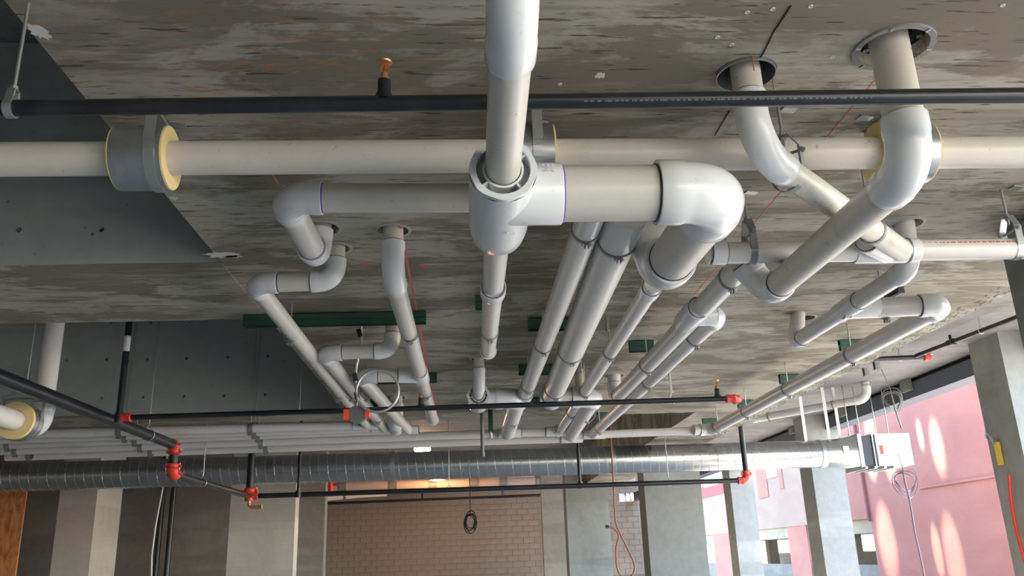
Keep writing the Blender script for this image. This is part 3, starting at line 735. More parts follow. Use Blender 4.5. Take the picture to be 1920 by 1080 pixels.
# white pipe A5
A5a, A5b = at(1326, 475, Z=2.74), at(1990, 466, Z=2.74); A5b = V(4.3, A5a.y+.02, 2.745)
a5 = run('cross_pipe', 'bright white pipe with red print running off the right edge', [A5a, A5b], .091, 'pvc_bright', cat='drain pipe')
d5 = (A5b-A5a).normalized()
def a5x(px_): return at(px_, 472, Y=(A5a.y+A5b.y)/2)
q = a5x(1655); q = V(q.x, A5a.lerp(A5b, .5).y, 2.742)
dw = (at(1470, 330, Z=2.735)-at(1690, 470, Z=2.735)).normalized()
ww = wye(a5, V(a5x(1660).x, q.y, 2.742), d5, dw, .091, .28, .20, .095)
obj('hub_lip', MB().band(V(a5x(1700).x, q.y, 2.742), d5, .05, .056, .006, 28), 'strap_grey', ww)
obj('purple_smear', MB().band(V(a5x(1717).x, q.y, 2.742), d5, .0455, .0462, .004, 28), 'primer_violet', ww)
hub_at(a5, V(a5x(1343).x, q.y-.02, 2.74), d5, .091, .06)
prn = MB(); x = 1722.
while x < 1915:
    l = rr_.uniform(3, 9); a, b = V(a5x(x).x, q.y, 0), V(a5x(x+l).x, q.y, 0); n_ = V(0, -.93, .36)
    cz = V((a.x+b.x)/2, q.y, 2.743)+n_*.0482; prn.obox(cz, V((b.x-a.x)/2, 0, 0), V(0, .36, .93)*.0035, n_*.0004); x += l+rr_.uniform(1.5, 4)
x = 1575.
while x < 1612:
    l = rr_.uniform(3, 7); a, b = V(a5x(x).x, q.y, 0), V(a5x(x+l).x, q.y, 0); n_ = V(0, -.93, .36)
    prn.obox(V((a.x+b.x)/2, q.y-.01, 2.741)+n_*.0482, V((b.x-a.x)/2, 0, 0), V(0, .36, .93)*.0035, n_*.0004); x += l+2
obj('print_line', prn, 'print_red', a5, 'worn red print line')
prn = MB()
for k in range(8):
    xx = a5x(1719+k*2.1).x; n_ = V(0, -.99, .1); prn.obox(V(xx, q.y, 2.743)+n_*.0482, V(.0011 if k % 3 else .0018, 0, 0), V(0, .1, .99)*.007, n_*.0004)
obj('code_bars', prn, 'print_black', a5)
clevis('grey clevis hanger on the white pipe beside the big elbow', V(a5x(1407).x, A5a.y+.005, 2.74), d5, .091, HS, .03, 'strap_grey', 'clevis hangers')
clevis('bright clevis hanger on the white pipe at the right edge', V(a5x(1903).x, A5a.y+.01, 2.742), d5, .091, HS, .03, 'zinc', 'clevis hangers')
d4_ = (at(1690, 470, Z=2.735)-at(1465, 322, Z=2.735)).normalized()
p = c2.lerp(at(1690, 470, Z=2.735), .16); clevis('grey clevis hanger below the bend of the narrower riser', at(1478, 333, Z=2.737), d4_, .100, HS, .026, 'strap_grey', 'clevis hangers')
ring_hanger('flat ring hanger on the slanted pipe just above the wye', at(1636, 434, Z=2.736), d4_, .097, HS, 'ring hangers on the drain pipes', tab=False)

# ---------------------------------------------------------------- ring hangers along the lines
def on(a, b, t): return a.lerp(b, t)
def place(key, i, fr, label, od=None, tab=True, top=HS):
    t, q, o_ = P[key]; a, b = q[i], q[i+1]
    ring_hanger(label, a.lerp(b, fr), b-a, od or o_, top, tab=tab, wid=.022)
def frac(key, i, py_):
    """how far along the segment its picture row reaches py_"""
    t, q, o_ = P[key]; a, b = q[i], q[i+1]; lo, hi = 0., 1.
    for _ in range(30):
        md = (lo+hi)/2; c_ = ROT.transposed() @ (a.lerp(b, md)-EYE); y = 540-F*c_.y/-c_.z
        if y < py_: lo = md
        else: hi = md
    return lo
for key, i, rows in (('p1', 0, ((430, 'ring hanger on the left middle line below the large cream pipe'), (645, 'ring hanger halfway along the left middle line'), (722, 'ring hanger at the far end of the left middle line'))),
                     ('p2', 0, ((447, 'ring hanger on the thickest line below the large cream pipe'), (657, 'ring hanger halfway along the thickest line'), (728, 'ring hanger at the far end of the thickest line'))),
                     ('p3', 0, ((660, 'ring hanger on the thin drain line near a short rod'), (733, 'ring hanger on the thin drain line above the far sprinkler pipe'), (773, 'ring hanger on the thin drain line below the far sprinkler pipe'))),
                     ('p4', 0, ((520, 'ring hanger below the start of the drain line with the side wye'), (684, 'ring hanger on the drain line with the side wye near its riser'))),
                     ('p5', 1, ((632, 'ring hanger just below the round elbow'), (715, 'ring hanger halfway along the line from the round elbow'), (802, 'ring hanger at the header end of the line from the round elbow'))),
                     ('p6', 1, ((665, 'nearest ring hanger on the longest drain line'), (729, 'second ring hanger on the longest drain line'), (771, 'third ring hanger on the longest drain line'), (800, 'farthest ring hanger on the longest drain line')))):
    for y, lb in rows: place(key, i, frac(key, i, y), lb)
ring_hanger('flat ring hanger on the short pipe left of the far right elbow', V(at(1668, 573, Z=2.80).x, P['p6'][1][0].y, 2.80), (1, 0, 0), .112, HS, wid=.03)
def hang2(px_, py_, z, axis, od, lb): ring_hanger(lb, at(px_, py_, Z=z), axis, od, HS, wid=.02)
oa = bpy.data.objects
hang2(545, 626, 2.835, at(690, 799, Z=2.8)-at(466, 519, Z=2.845), .092, 'ring hanger on the leftmost line below the long green channel')
hang2(634, 738, 2.81, at(690, 799, Z=2.8)-at(466, 519, Z=2.845), .092, 'ring hanger on the leftmost line near the cable loop')
hang2(659, 737, 2.81, at(722, 804, Z=2.8)-at(601, 655, Z=2.83), .094, 'ring hanger on the second offset line near the cable loop')
hang2(688, 736, 2.80, at(765, 806, Z=2.8)-at(671, 699, Z=2.8), .098, 'ring hanger on the third offset line inside the cable loop')
hang2(709, 781, 2.80, at(765, 806, Z=2.8)-at(671, 699, Z=2.8), .098, 'ring hanger on the third offset line by the header')
hang2(768, 624, 2.80, at(812, 788, Z=2.8)-at(737, 516, Z=2.8), .098, 'ring hanger on the straight pipe below the green channel end')
hang2(799, 734, 2.80, at(812, 788, Z=2.8)-at(737, 516, Z=2.8), .098, 'ring hanger near the capped end of the straight pipe')
ring_hanger('ring hanger on the short capped pipe behind the tee', wk.lerp(at(915, 660, Z=2.80), .72), at(915, 660, Z=2.80)-wk, .094, HS, wid=.02)
hang2(962, 783, 2.78, (-.1, 1, 0), .152, 'ring hanger on the thick crossover by the header')
hang2(1100, 775, 2.78, (-.1, 1, 0), .154, 'ring hanger on the thick crossover right of the thin line')
# loose threaded rods with nuts
for x0, y0, x1, y1, lb in ((1136, 583, 1138, 622, 'loose threaded rod hanging between the thickest and thin lines'), (1088, 668, 1088, 700, 'loose threaded rod hanging beside the short cream riser'), (1257, 703, 1262, 737, 'thin rod hanging left of the far brass sprinkler'), (564, 710, 563, 772, 'thin rod hanging at the left above the far sprinkler pipe')):
    p = at(x0, y0, Z=HS); zb = at(x1, y1, Y=p.y).z
    if p.x < XL: p = V(p.x, p.y, HL)
    t = thing('threaded_rod', lb, 'rod', (p.x, p.y, zb)); obj('rod', MB().cyl(V(p.x, p.y, zb), V(p.x, p.y, p.z), .005, seg=8), 'zinc', t)
    obj('nut', MB().cyl(V(p.x, p.y, zb+.004), V(p.x, p.y, zb+.016), .011, seg=6), 'zinc', t)

# ---------------------------------------------------------------- green double channels on the slab
def channel(label, x0, x1, py_, h=.082, dz=0, rot=None):
    p0, p1 = at(x0, py_, Z=HS-h/2), at(x1, py_, Z=HS-h/2); y = (p0.y+p1.y)/2; zt_ = HS-.001
    t = thing('strut_channel', label, 'strut channel', (p0.x, y, zt_-h), 'green double channels fixed to the slab')
    hh = h/2
    for k in range(2):
        z0 = zt_-h+k*hh; m_ = MB().box((p0.x, y, z0+.001), (p1.x, y+.0025, z0+hh-.001)).box((p0.x, y+.0385, z0+.001), (p1.x, y+.041, z0+hh-.001))
        zz = z0+hh-.0035 if k == 0 else z0+.001
        m_.box((p0.x, y, zz), (p1.x, y+.041, zz+.0025))
        zz = z0+.001 if k == 0 else z0+hh-.0035
        m_.box((p0.x, y, zz), (p1.x, y+.010, zz+.0025)).box((p0.x, y+.031, zz), (p1.x, y+.041, zz+.0025))
        obj('channel', m_, 'green_paint', t)
    obj('seam', MB().box((p0.x, y-.001, zt_-hh-.0012), (p1.x, y+.002, zt_-hh+.0012)), 'green_edge', t)
    return t
channel('long dark green channel under the slab behind the leftmost lines', 452, 799, 597)
channel('dark green channel behind the third offset pipe and the straight pipe', 650, 819, 709)
channel('short dark green channel behind the cable loop', 694, 729, 758)
channel('short dark green channel behind the short capped pipe', 891, 936, 565)
channel('dark green channel behind the two middle lines', 991, 1082, 606)
channel('dark green channel behind the far part of the two middle lines', 973, 1068, 692)
channel('small dark green channel behind the drain line with the side wye', 1181, 1226, 648)
channel('small dark green channel behind the line from the round elbow', 1183, 1216, 715)
channel('small dark green channel below the side wye', 1292, 1330, 603)
channel('small dark green channel behind the crossover at the header', 1117, 1150, 780)
channel('dark green channel under the crossover from the smaller tee', 985, 1045, 752)
channel('green channel nearest along the longest drain line', 1577, 1620, 646)
channel('second green channel along the longest drain line', 1464, 1499, 710)
channel('third green channel along the longest drain line', 1385, 1414, 757)
channel('farthest green channel along the longest drain line', 1319, 1346, 791)
p = at(1690, 543, Z=HS-.03); q = at(1652, 561, Z=HS-.03)
t = thing('strut_channel', 'black slanted channel between the far right elbows', 'strut channel', q); obj('channel', MB().bar(p, q, .041, .041), 'blade_dark', t)
obj('slot_edge', MB().bar(p-V(0, 0, .022), q-V(0, 0, .022), .012, .003), 'strap_grey', t)

# ---------------------------------------------------------------- core holes through the band slab
c = MB()
for x, y, r in HOLES: c.cyl(V(x, y, HS-.05), V(x, y, HS+.42), r, seg=28)
cut(band, c)
rim = []
for i, (x, y, r) in enumerate(HOLES):
    if abs(r-.104) < 1e-6 or abs(r-.098) < 1e-6: continue
    obj('hole_lip', MB().lathe(V(x, y, HS-.001), (0, 0, 1), [(-.002, r*1.0), (-.001, r*1.18), (.002, r*1.2), (.002, r*1.0)], 22), 'beam_concrete', band)

# ---------------------------------------------------------------- far sprinkler piping
def coupling(t, p, d, r, name='coupling', l=.075):
    p, d = Vector(p), Vector(d).normalized(); s = d.cross(V(0, .3, 1)).normalized()
    m_ = MB().sweep([p-d*l/2, p-d*l*.42, p-d*l*.2, p+d*l*.2, p+d*l*.42, p+d*l/2], [r*1.18, r*1.45, r*1.3, r*1.3, r*1.45, r*1.18], 18)
    m_.obox(p+s*r*1.65, s*r*.32, d*l*.25, d.cross(s)*r*.3).obox(p-s*r*1.65, s*r*.32, d*l*.25, d.cross(s)*r*.3)
    c_ = obj(name, m_, 'red_paint', t, 'red grooved coupling')
    for g_ in (-1, 1): obj('bolt', MB().cyl(p+s*r*1.65*g_-d*l*.6, p+s*r*1.65*g_+d*l*.6, r*.14, seg=8), 'zinc', c_)
def red_elbow(t, p, u, v, r, rf=1.9, cl=.075):
    arc, tt = bend_pts(Vector(p), u, v, r*rf, 8)
    obj('elbow', MB().sweep(arc, [r*1.45]+[r*1.25]*(len(arc)-2)+[r*1.45], 18), 'red_paint', t, 'red grooved elbow')
    coupling(t, arc[0]-u*.018, u, r, l=cl); coupling(t, arc[-1]+v*.018, v, r, l=cl)
    return tt
L1a, L1b = at(232, 783, Z=2.65), at(1378, 747, Z=2.65)
d1 = (L1b-L1a).normalized()
l1 = thing('sprinkler_pipe', 'far upper black sprinkler pipe crossing below the drain lines', 'sprinkler pipe', L1a)
obj('pipe', MB().sweep([L1a, L1b], .0203, 18), 'black_pipe', l1); coupling(l1, L1a+d1*.02, d1, .024); red_elbow(l1, L1b+d1*.03, d1, V(0, 1, 0), .022)
for x in (789, 1342):
    tq_ = at(x, 760, Y=L1a.lerp(L1b, .5).y).x; kq = L1a.lerp(L1b, (tq_-L1a.x)/(L1b.x-L1a.x)); sprinkler_head(l1, kq+V(0, 0, .02), s=1.25)
drp = thing('sprinkler_drop', 'black vertical sprinkler pipe with a white sticker at the left', 'sprinkler pipe', L1a+V(-.03, 0, 0))
obj('pipe', MB().cyl(L1a+V(-.035, 0, -.02), V(L1a.x-.035, L1a.y, HL), .0235, seg=16), 'black_pipe', drp)
zl = at(237, 645, Y=L1a.y).z; obj('sticker', MB().sweep([V(L1a.x-.035, L1a.y, zl-.06), V(L1a.x-.035, L1a.y, zl+.06)], .0242, 16), 'white_label', drp, 'white paper sticker')
obj('tee', MB().sweep([L1a+V(-.035, 0, -.04), L1a+V(-.035, 0, .04)], .031, 16).cyl(L1a+V(-.035, 0, 0), L1a+V(.03, 0, 0), .029), 'black_pipe', drp)
zm = 2.66; m0, m1 = at(-60, 683, Z=zm), at(333, 834, Z=zm); m1 = V(m0.x, m1.y, zm)
mn = thing('sprinkler_main', 'thick black sprinkler main at the left stepping down through red elbows', 'sprinkler main', m1)
obj('pipe', MB().sweep([V(m0.x, m0.y-1.5, zm), m1-V(0, .05, 0)], .045, 24), 'black_pipe', mn)
red_elbow(mn, m1+V(0, .02, 0), V(0, 1, 0), V(0, 0, -1), .036, 1.25, .05)
zb = 2.40; lower = V(m1.x, m1.y+.02, zb)
obj('nipple', MB().cyl(lower+V(0, 0, .05), V(lower.x, lower.y, zm-.06), .036, seg=20), 'black_pipe', mn)
red_elbow(mn, lower, V(0, 0, -1), V(0, 1, 0), .038, 1.25, .05)
L2y = 10.95; endm = V(m1.x, L2y, zb)
obj('pipe', MB().sweep([lower+V(0, .05, 0), endm], .034, 20), 'black_pipe', mn)
L2b = V(3.545, 10.87, zb)
l2 = thing('sprinkler_pipe', 'lower far black sprinkler pipe crossing in front of the round duct', 'sprinkler pipe', endm)
obj('pipe', MB().sweep([endm+V(.03, 0, 0), L2b], .031, 18), 'black_pipe', l2)
red_elbow(l2, L2b+V(.03, 0, 0), V(1, 0, 0), V(0, 0, 1), .034)
obj('riser', MB().cyl(L2b+V(.03, 0, .09), V(L2b.x+.03, L2b.y, HU-.004), .034, seg=18), 'black_pipe', l2)
tr = thing('tee_riser', 'black vertical pipe with a red tee where the main meets the lower pipe', 'sprinkler pipe', endm)
obj('pipe', MB().cyl(endm+V(0, 0, .03), V(endm.x, endm.y, HU), .048, seg=18), 'black_pipe', tr)
coupling(tr, endm+V(0, 0, .06), V(0, 0, 1), .05); coupling(tr, endm+V(.07, 0, 0), V(1, 0, 0), .033)
obj('tee_body', MB().cyl(endm-V(0, 0, .06), endm+V(0, 0, .05), .056, seg=18), 'red_paint', tr)
q = endm-V(0, 0, .06); obj('drain_valve', MB().sweep([q, q-V(0, 0, .05), q-V(-.02, 0, .07), q+V(.10, 0, -.075), q+V(.16, 0, -.07)], [.02, .02, .02, .02, .028], 12), 'brass', tr)
for x, lb, r in ((560, 'thin black drop pipe left of the block wall', .022), (1088, 'thin black drop pipe in front of the middle of the duct', .022)):
    p = at(x, 915, Y=L2y-.03); t = thing('drop_pipe', lb, 'sprinkler pipe', (p.x, L2y-.03, zb)); obj('pipe', MB().cyl(V(p.x, L2y-.03, zb+.02), V(p.x, L2y-.03, HU), r, seg=14), 'black_pipe', t)
    obj('outlet', MB().cyl(V(p.x, L2y-.03, zb-.035), V(p.x, L2y-.03, zb+.05), r*1.6, seg=14), 'black_pipe', t)
p = at(905, 855, Y=7.6); t = thing('conduit_drop', 'grey vertical conduit ending in front of the duct', 'conduit', p); obj('tube', MB().cyl(p, V(p.x, p.y, HS), .017, seg=12), 'box_grey', t); obj('end_fitting', MB().cyl(p-V(0, 0, .004), p+V(0, 0, .03), .019, seg=12), 'box_grey', t)
p = at(917, 830, Y=8.75); t = thing('channel_hanger', 'dark vertical channel strap over the headers behind the grey conduit', 'pipe hanger', p)
obj('bar', MB().bar(V(p.x, 8.05, 2.69), V(p.x, 8.05, HS), .045, .02, up=(0, 1, 0)), 'green_paint', t); obj('foot', MB().cyl(V(p.x, 8.05, 2.64), V(p.x, 8.05, 2.70), .015, seg=10), 'zinc', t)
def loop(label, p, r, top):
    t = thing('loop_hanger', label, 'pipe hanger', p, 'wire loop hangers on sprinkler pipes')
    obj('rod', MB().cyl(p+V(0, 0, r*1.9), V(p.x, p.y, top), .005, seg=8), 'zinc', t)
    pts = [p+V(r*1.12*math.cos(a), 0, r*1.12*math.sin(a)) for a in [math.radians(v_) for v_ in range(-230, 51, 20)]]; pts = [p+V(0, 0, r*1.9)]+pts[::-1]+[p+V(0, 0, r*1.9)]
    obj('loop', MB().sweep(pts, .004, 8), 'zinc', t)
loop('wire loop hanger on the black main near its red elbow', V(m0.x, at(290, 815, Z=zm).y, zm), .046, HL)
loop('wire loop hanger on the lower main between the red fittings', V(m0.x, at(375, 905, Z=zb).y, zb), .036, HU)
for x, lb in ((842, 'wire loop hanger on the lower far pipe left of the coil'), (1255, 'wire loop hanger on the lower far pipe before the wide column')):
    loop(lb, V(at(x, 915, Y=L2y).x, L2y, zb), .033, HU)
loop('wire loop hanger on the upper far pipe left of the brass head', L1a.lerp(L1b, .895), .023, HS)

# ---------------------------------------------------------------- spiral duct
DY = 11.6; da, db = at(-80, 896, Y=DY), at(1545, 853, Y=DY); zc = (da.z+db.z)/2; da = V(da.x, DY, zc); db = V(db.x, DY, zc); RD = .185
du = thing('spiral_duct', 'long round spiral metal duct crossing the lower part of the view', 'duct', da)
obj('tube', MB().sweep([da, db], RD, 40), 'duct_metal', du)
n_ = int((db.x-da.x)/.116); pts = []
for i in range(n_*16+1):
    a = 2*math.pi*i/16; pts.append(V(da.x+.116*i/16, DY+RD*1.0*math.cos(a), zc+RD*math.sin(a)))
obj('spiral_seam', MB().sweep(pts, .0042, 5), 'seam_metal', du)
for x in (738, 1148, 1540):
    p = at(x, 870, Y=DY); obj('collar', MB().band(V(p.x, DY, zc), (1, 0, 0), RD, RD+.008, .055, 40), 'zinc', du)
xe0, xe1 = db.x, at(1596, 850, Y=DY).x
vs = []; k = 40; hw, hh = .24, .165
for i in range(k): a = 2*math.pi*i/k; vs.append(V(xe0, DY+RD*math.cos(a), zc+RD*math.sin(a)))
for i in range(k):
    a = 2*math.pi*i/k; c_, s_ = math.cos(a), math.sin(a); m__ = max(abs(c_), abs(s_)); vs.append(V(xe1, DY+c_/m__*hw, zc+s_/m__*hh*1.25))
obj('transition', MB().add(vs, [(i, (i+1) % k, k+(i+1) % k, k+i) for i in range(k)]), 'duct_metal', du)
obj('label_plate', MB().box((xe0+.18, DY-.232, zc-.03), (xe0+.26, DY-.222, zc+.07)), 'white_label', du)
xb0, xb1, xb2 = xe1, at(1640, 850, Y=DY).x, at(1690, 850, Y=DY).x
dm = thing('damper_box', 'galvanised rectangular damper box at the right end of the duct', 'duct box', V(xb0, DY, zc))
obj('flange', MB().box((xb0, DY-hw-.02, zc-hh*1.25-.02), (xb0+.05, DY+hw+.02, zc+hh*1.25+.02)), 'galvanised', dm)
obj('damper_frame', MB().box((xb0+.05, DY-hw, zc-hh*1.2), (xb0+.20, DY+hw, zc+hh*1.2)), 'blade_dark', dm)
obj('flange', MB().box((xb0+.20, DY-hw-.02, zc-hh*1.25-.02), (xb0+.23, DY+hw+.02, zc+hh*1.25+.02)), 'galvanised', dm)
obj('hood', MB().box((xb0+.23, DY-hw-.05, zc-hh*1.3), (xb2, DY+hw+.3, zc+hh*1.3)), 'galvanised', dm)
obj('tag', MB().box((xb0+.27, DY-hw-.056, zc-.06), (xb0+.32, DY-hw-.051, zc+.06)), 'tag_red', dm, 'small red tag')
for i in range(4): obj('support_bar', MB().box((xb0+.02+i*.13, DY-hw-.08, zc-hh*1.3-.035), (xb0+.05+i*.13, DY+hw+.05, zc-hh*1.3-.004)), 'zinc', dm)
for x, y0, x1, y1, lb in ((1501, 745, 1512, 830, 'white flat strap holding up the duct left of the blue column'), (1543, 725, 1556, 828, 'thin pale strap in front of the blue column'), (1561, 715, 1577, 832, 'white flat strap holding up the duct transition')):
    b_ = at(x1, y1, Y=DY-.05); t = thing('duct_strap', lb, 'strap', b_, 'flat straps holding the duct'); zb_ = zc+RD*.6
    obj('strap', MB().box((b_.x-.022, DY-.052, zb_), (b_.x+.022, DY-.049, HU)), 'white_paint', t); obj('screw', MB().cyl(V(b_.x, DY-.06, zb_+.03), V(b_.x, DY-.05, zb_+.03), .008, seg=8), 'zinc', t)
for i, (x, lb) in enumerate(((1594, 'leftmost thin rod holding the damper box'), (1614, 'second thin rod holding the damper box'), (1645, 'third thin rod holding the damper box'), (1668, 'rightmost thin rod holding the damper box'))):
    b_ = at(x, 825, Y=DY-.2+.1*i); t = thing('threaded_rod', lb, 'rod', V(b_.x, b_.y, zc), 'rods holding the damper box'); obj('rod', MB().cyl(V(b_.x, b_.y, zc+hh), V(b_.x, b_.y, HU), .007, seg=8), 'zinc', t); obj('nut', MB().cyl(V(b_.x, b_.y, zc+hh*1.3), V(b_.x, b_.y, zc+hh*1.3+.02), .016, seg=6), 'zinc', t)

# ---------------------------------------------------------------- pipes and fittings in the left bay
p = at(98, 640, Y=6.15); e = V(p.x, 6.15, at(74, 803, Y=6.15).z)
lv = run('stack_pipe', 'white vertical pipe in the left bay with an elbow at its foot', [V(p.x, 6.15, HL-.004), e, V(p.x, 4.2, e.z)], .135, 'pvc_bright', seg=30, R=.12)
di = V(0, -1, 0); c_ = V(e.x, at(22, 788, Z=e.z).y+.07, e.z)
isl = thing('insulated_sleeve', 'foam-cored sleeve on the pipe at the left edge', 'pipe sleeve', c_); obj('foam_core', MB().band(c_, di, .069, .125, .14, 36), 'foam', isl); obj('metal_jacket', MB().band(c_+V(0, .012, 0), di, .1255, .128, .11, 36), 'galvanised', isl)
clevis('zinc clevis hanger at the left edge around the foam-cored sleeve', c_+V(0, .02, 0), di, .258, HL, .03, 'zinc', 'clevis hangers')
for x0, x1, lb in ((302, 302, 'left of two black vertical pipes before the dark wall'), (322, 322, 'right of two black vertical pipes before the dark wall')):
    p = at(x0, 960, Y=15.5); t = thing('vertical_pipe', lb, 'pipe', (p.x, 15.5, 0)); obj('pipe', MB().cyl(V(p.x, 15.5, 0), V(p.x, 15.5, HU), .045, seg=14), 'black_pipe', t); obj('joint', MB().cyl(V(p.x, 15.5, 1.2), V(p.x, 15.5, 1.32), .058, seg=14), 'black_pipe', t)
p = at(296, 960, Y=15.3); t = thing('loose_conduit', 'pale bent conduit beside the black vertical pipes', 'conduit', (p.x, 15.3, 0)); obj('tube', MB().sweep([V(p.x+.08, 15.3, HU), V(p.x+.05, 15.3, 3), V(p.x-.02, 15.3, 2.3), V(p.x-.04, 15.3, 1.8), V(p.x+.03, 15.3, .9), V(p.x+.03, 15.3, 0)], .02, 10), 'cable_grey', t)

# ---------------------------------------------------------------- junction box and cable loop
jb = at(670, 778, Y=5.55)
t = thing('junction_box', 'grey octagonal junction box with red knockouts hanging on a cable', 'junction box', jb)
m_ = MB(); vs = []
for yy in (-.03, .03):
    for a in range(8): th = math.radians(22.5+45*a); vs.append(jb+V(.062*math.cos(th)*1.12, yy, .058*math.sin(th)))
obj('box', m_.add(vs, [tuple(range(8)), tuple(range(15, 7, -1))]+[(i, (i+1) % 8, 8+(i+1) % 8, 8+i) for i in range(8)]), 'box_grey', t)
obj('knockout', MB().obox(jb+V(-.068, -.01, -.002), (.016, 0, 0), (0, .028, 0), (0, 0, .034)), 'tag_red', t, 'bright red cap'); obj('knockout', MB().obox(jb+V(.066, -.01, .008), (.014, 0, 0), (0, .026, 0), (0, 0, .028)), 'tag_red', t, 'bright red cap')
cb = thing('flexible_cable', 'silver flexible cable looping above the junction box', 'cable', jb+V(0, 0, .05))
tp = at(677, 606, Z=HS)
def on_y(px_, py_, y): return at(px_, py_, Y=y)
pts = [V(tp.x, tp.y, HS), on_y(677, 640, 5.35), on_y(673, 665, 5.4), on_y(668, 690, 5.42), on_y(667, 715, 5.45), on_y(669, 735, 5.45)]
lc = on_y(708, 733, 5.45); R_ = .135
for k in range(0, 33): a = math.radians(195+k*11.5); pts.append(lc+V(R_*math.cos(a)*1.0, .015*math.sin(a/2), -R_*math.sin(a)*-1.0))
pts += [on_y(669, 752, 5.52), jb+V(-.01, 0, .055)]
# smooth with Catmull-Rom
def smooth(pts, n=5):
    out = []
    for i in range(len(pts)-1):
        p0, p1, p2, p3 = pts[max(i-1, 0)], pts[i], pts[i+1], pts[min(i+2, len(pts)-1)]
        for k in range(n):
            t_ = k/n; out.append(.5*((2*p1)+(p2-p0)*t_+(2*p0-5*p1+4*p2-p3)*t_*t_+(3*p1-p0-3*p2+p3)*t_**3))
    return out+[pts[-1]]
obj('armour', MB().sweep(smooth(pts), .0085, 10), 'cable_grey', cb)
for x, y, yy in ((674, 624, 5.3), (666, 707, 5.42), (669, 742, 5.45)):
    q = on_y(x, y, yy); obj('cable_clip', MB().obox(q, (.014, 0, .004), (0, .012, 0), (-.006, 0, .024)), 'cable_black', cb)

# ---------------------------------------------------------------- right ceiling bay
rp = at(1622, 716, Z=HU); cz = V(rp.x, rp.y, 3.47)
endp = at(1412, 786, Z=3.42)
rd = run('bay_drain', 'white drain pipe below the upper slab at the right with an elbow up', [V(rp.x, rp.y, HU-.004), cz, endp], .11, 'pvc_bright', R=.13, cap1=True)
for f_ in (.28, .85): ring_hanger('ring hanger %s the white bay drain pipe' % ('near the elbow of' if f_ < .5 else 'near the far end of'), cz.lerp(endp, f_), endp-cz, .112, HU)
a, b = at(1625, 674, Z=3.55), at(1738, 669, Z=3.55)
t = thing('sprinkler_pipe', 'dark sprinkler pipe with a red end under the upper slab at the right', 'sprinkler pipe', a); obj('pipe', MB().cyl(a, b, .028, seg=14), 'black_pipe', t); coupling(t, b, b-a, .03)
b2 = at(1718, 667, Z=3.55); c3 = at(1930, 586, Z=3.55); obj('branch', MB().cyl(b2, c3, .024, seg=14), 'black_pipe', t); q = b2.lerp(c3, .35); obj('tee', MB().cyl(q-(c3-b2)*.03, q+(c3-b2)*.03, .034, seg=14).cyl(q, q+V(0, 0, .08), .015), 'black_pipe', t)
loop('wire loop hanger on the right bay sprinkler pipe', b2.lerp(c3, .62), .026, HU)
loop('wire loop hanger on the short right bay pipe', a.lerp(b, .55), .03, HU)
for x, y, lb in ((1625, 697, 'small grey channel stub under the upper slab, left of two'), (1645, 685, 'small grey channel stub under the upper slab, right of two')):
    p = at(x, y, Z=HU-.05); t = thing('channel_stub', lb, 'bracket', V(p.x, p.y, HU), 'channel stubs in the right bay'); obj('web', MB().box((p.x-.03, p.y, HU-.10), (p.x+.03, p.y+.004, HU)), 'zinc', t); obj('flange', MB().box((p.x-.03, p.y, HU-.10), (p.x-.026, p.y+.05, HU)), 'blade_dark', t)
for x, y, lb in ((1695, 722, 'grey electrical box on the edge beam above the cable coil'), (1577, 770, 'grey electrical box on the edge beam beside the blue column'), (1482, 804, 'small grey box on the edge beam left of the blue column')):
    p = at(x, y, X=6.0); t = thing('electrical_box', lb, 'box', p, 'boxes on the edge beam'); obj('body', MB().box((6.0, p.y-.12, p.z-.09), (6.05, p.y+.12, p.z+.09)), 'column_concrete', t); obj('cover', MB().box((5.99, p.y-.09, p.z-.07), (6.0, p.y+.09, p.z+.07)), 'column_concrete', t)
cr = random.Random(4)
def coil(label, c_, r, n, material, tail_up, tail_down, wr=.006, squash=.6):
    t = thing('cable_coil', label, 'cable', c_); pts = [tail_up, c_+V(0, 0, r*1.2)]
    for i in range(n*14):
        a = math.pi/2+2*math.pi*i/14; q = r*(1+.18*math.sin(i*.37))*(1-.1*cr.random()); pts.append(c_+V(q*math.cos(a)*squash*1.5, .05*math.sin(i*.9), q*math.sin(a)-.2*r*math.sin(i*.21)))
    obj('wire', MB().sweep(smooth(pts, 3), wr, 6), material, t)
    if tail_down: obj('tail', MB().sweep(smooth([c_+V(0, 0, r)]+tail_down, 5), wr*2.2, 7), material, t)
    return t
q = at(1673, 752, Y=10.4); coil('grey wire coil hanging from the upper slab above the damper box', q, .13, 5, 'strap_grey', V(q.x-.07, q.y, HU), [q+V(.02, 0, -.1), q+V(.06, 0, -.35)], .0045)
q = at(1697, 905, Y=10.9); coil('violet-grey wire coil hanging below the damper box', q, .16, 4, 'cable_violet', V(q.x-.03, q.y, zc-.1), [q, q+V(.02, 0, -.2), at(1716, 1000, Y=10.9), at(1732, 1075, Y=10.9), at(1745, 1180, Y=10.9)], .005)
q = at(882, 979, Y=20); coil('dark round coil hanging in front of the block wall', q, .20, 6, 'cable_black', V(q.x, 20, HU), None, .012, .42)
p = at(1146, 812, Y=11.2); t = thing('hanging_cable', 'orange-brown cable hanging in a long loop beside the wide column', 'cable', p)
obj('wire', MB().sweep(smooth([V(p.x, 11.2, HU)]+[at(x, y, Y=11.2) for x, y in ((1147, 850), (1151, 920), (1154, 975), (1165, 1005), (1180, 1035), (1190, 1062), (1184, 1080), (1170, 1082), (1158, 1068), (1155, 1030), (1160, 1005), (1152, 992), (1141, 988))]), .011, 8), 'cable_orange', t)
e_ = at(1141, 988, Y=11.2); obj('plug', MB().cyl(e_, e_+V(-.04, 0, .01), .02, seg=10), 'cable_black', t)
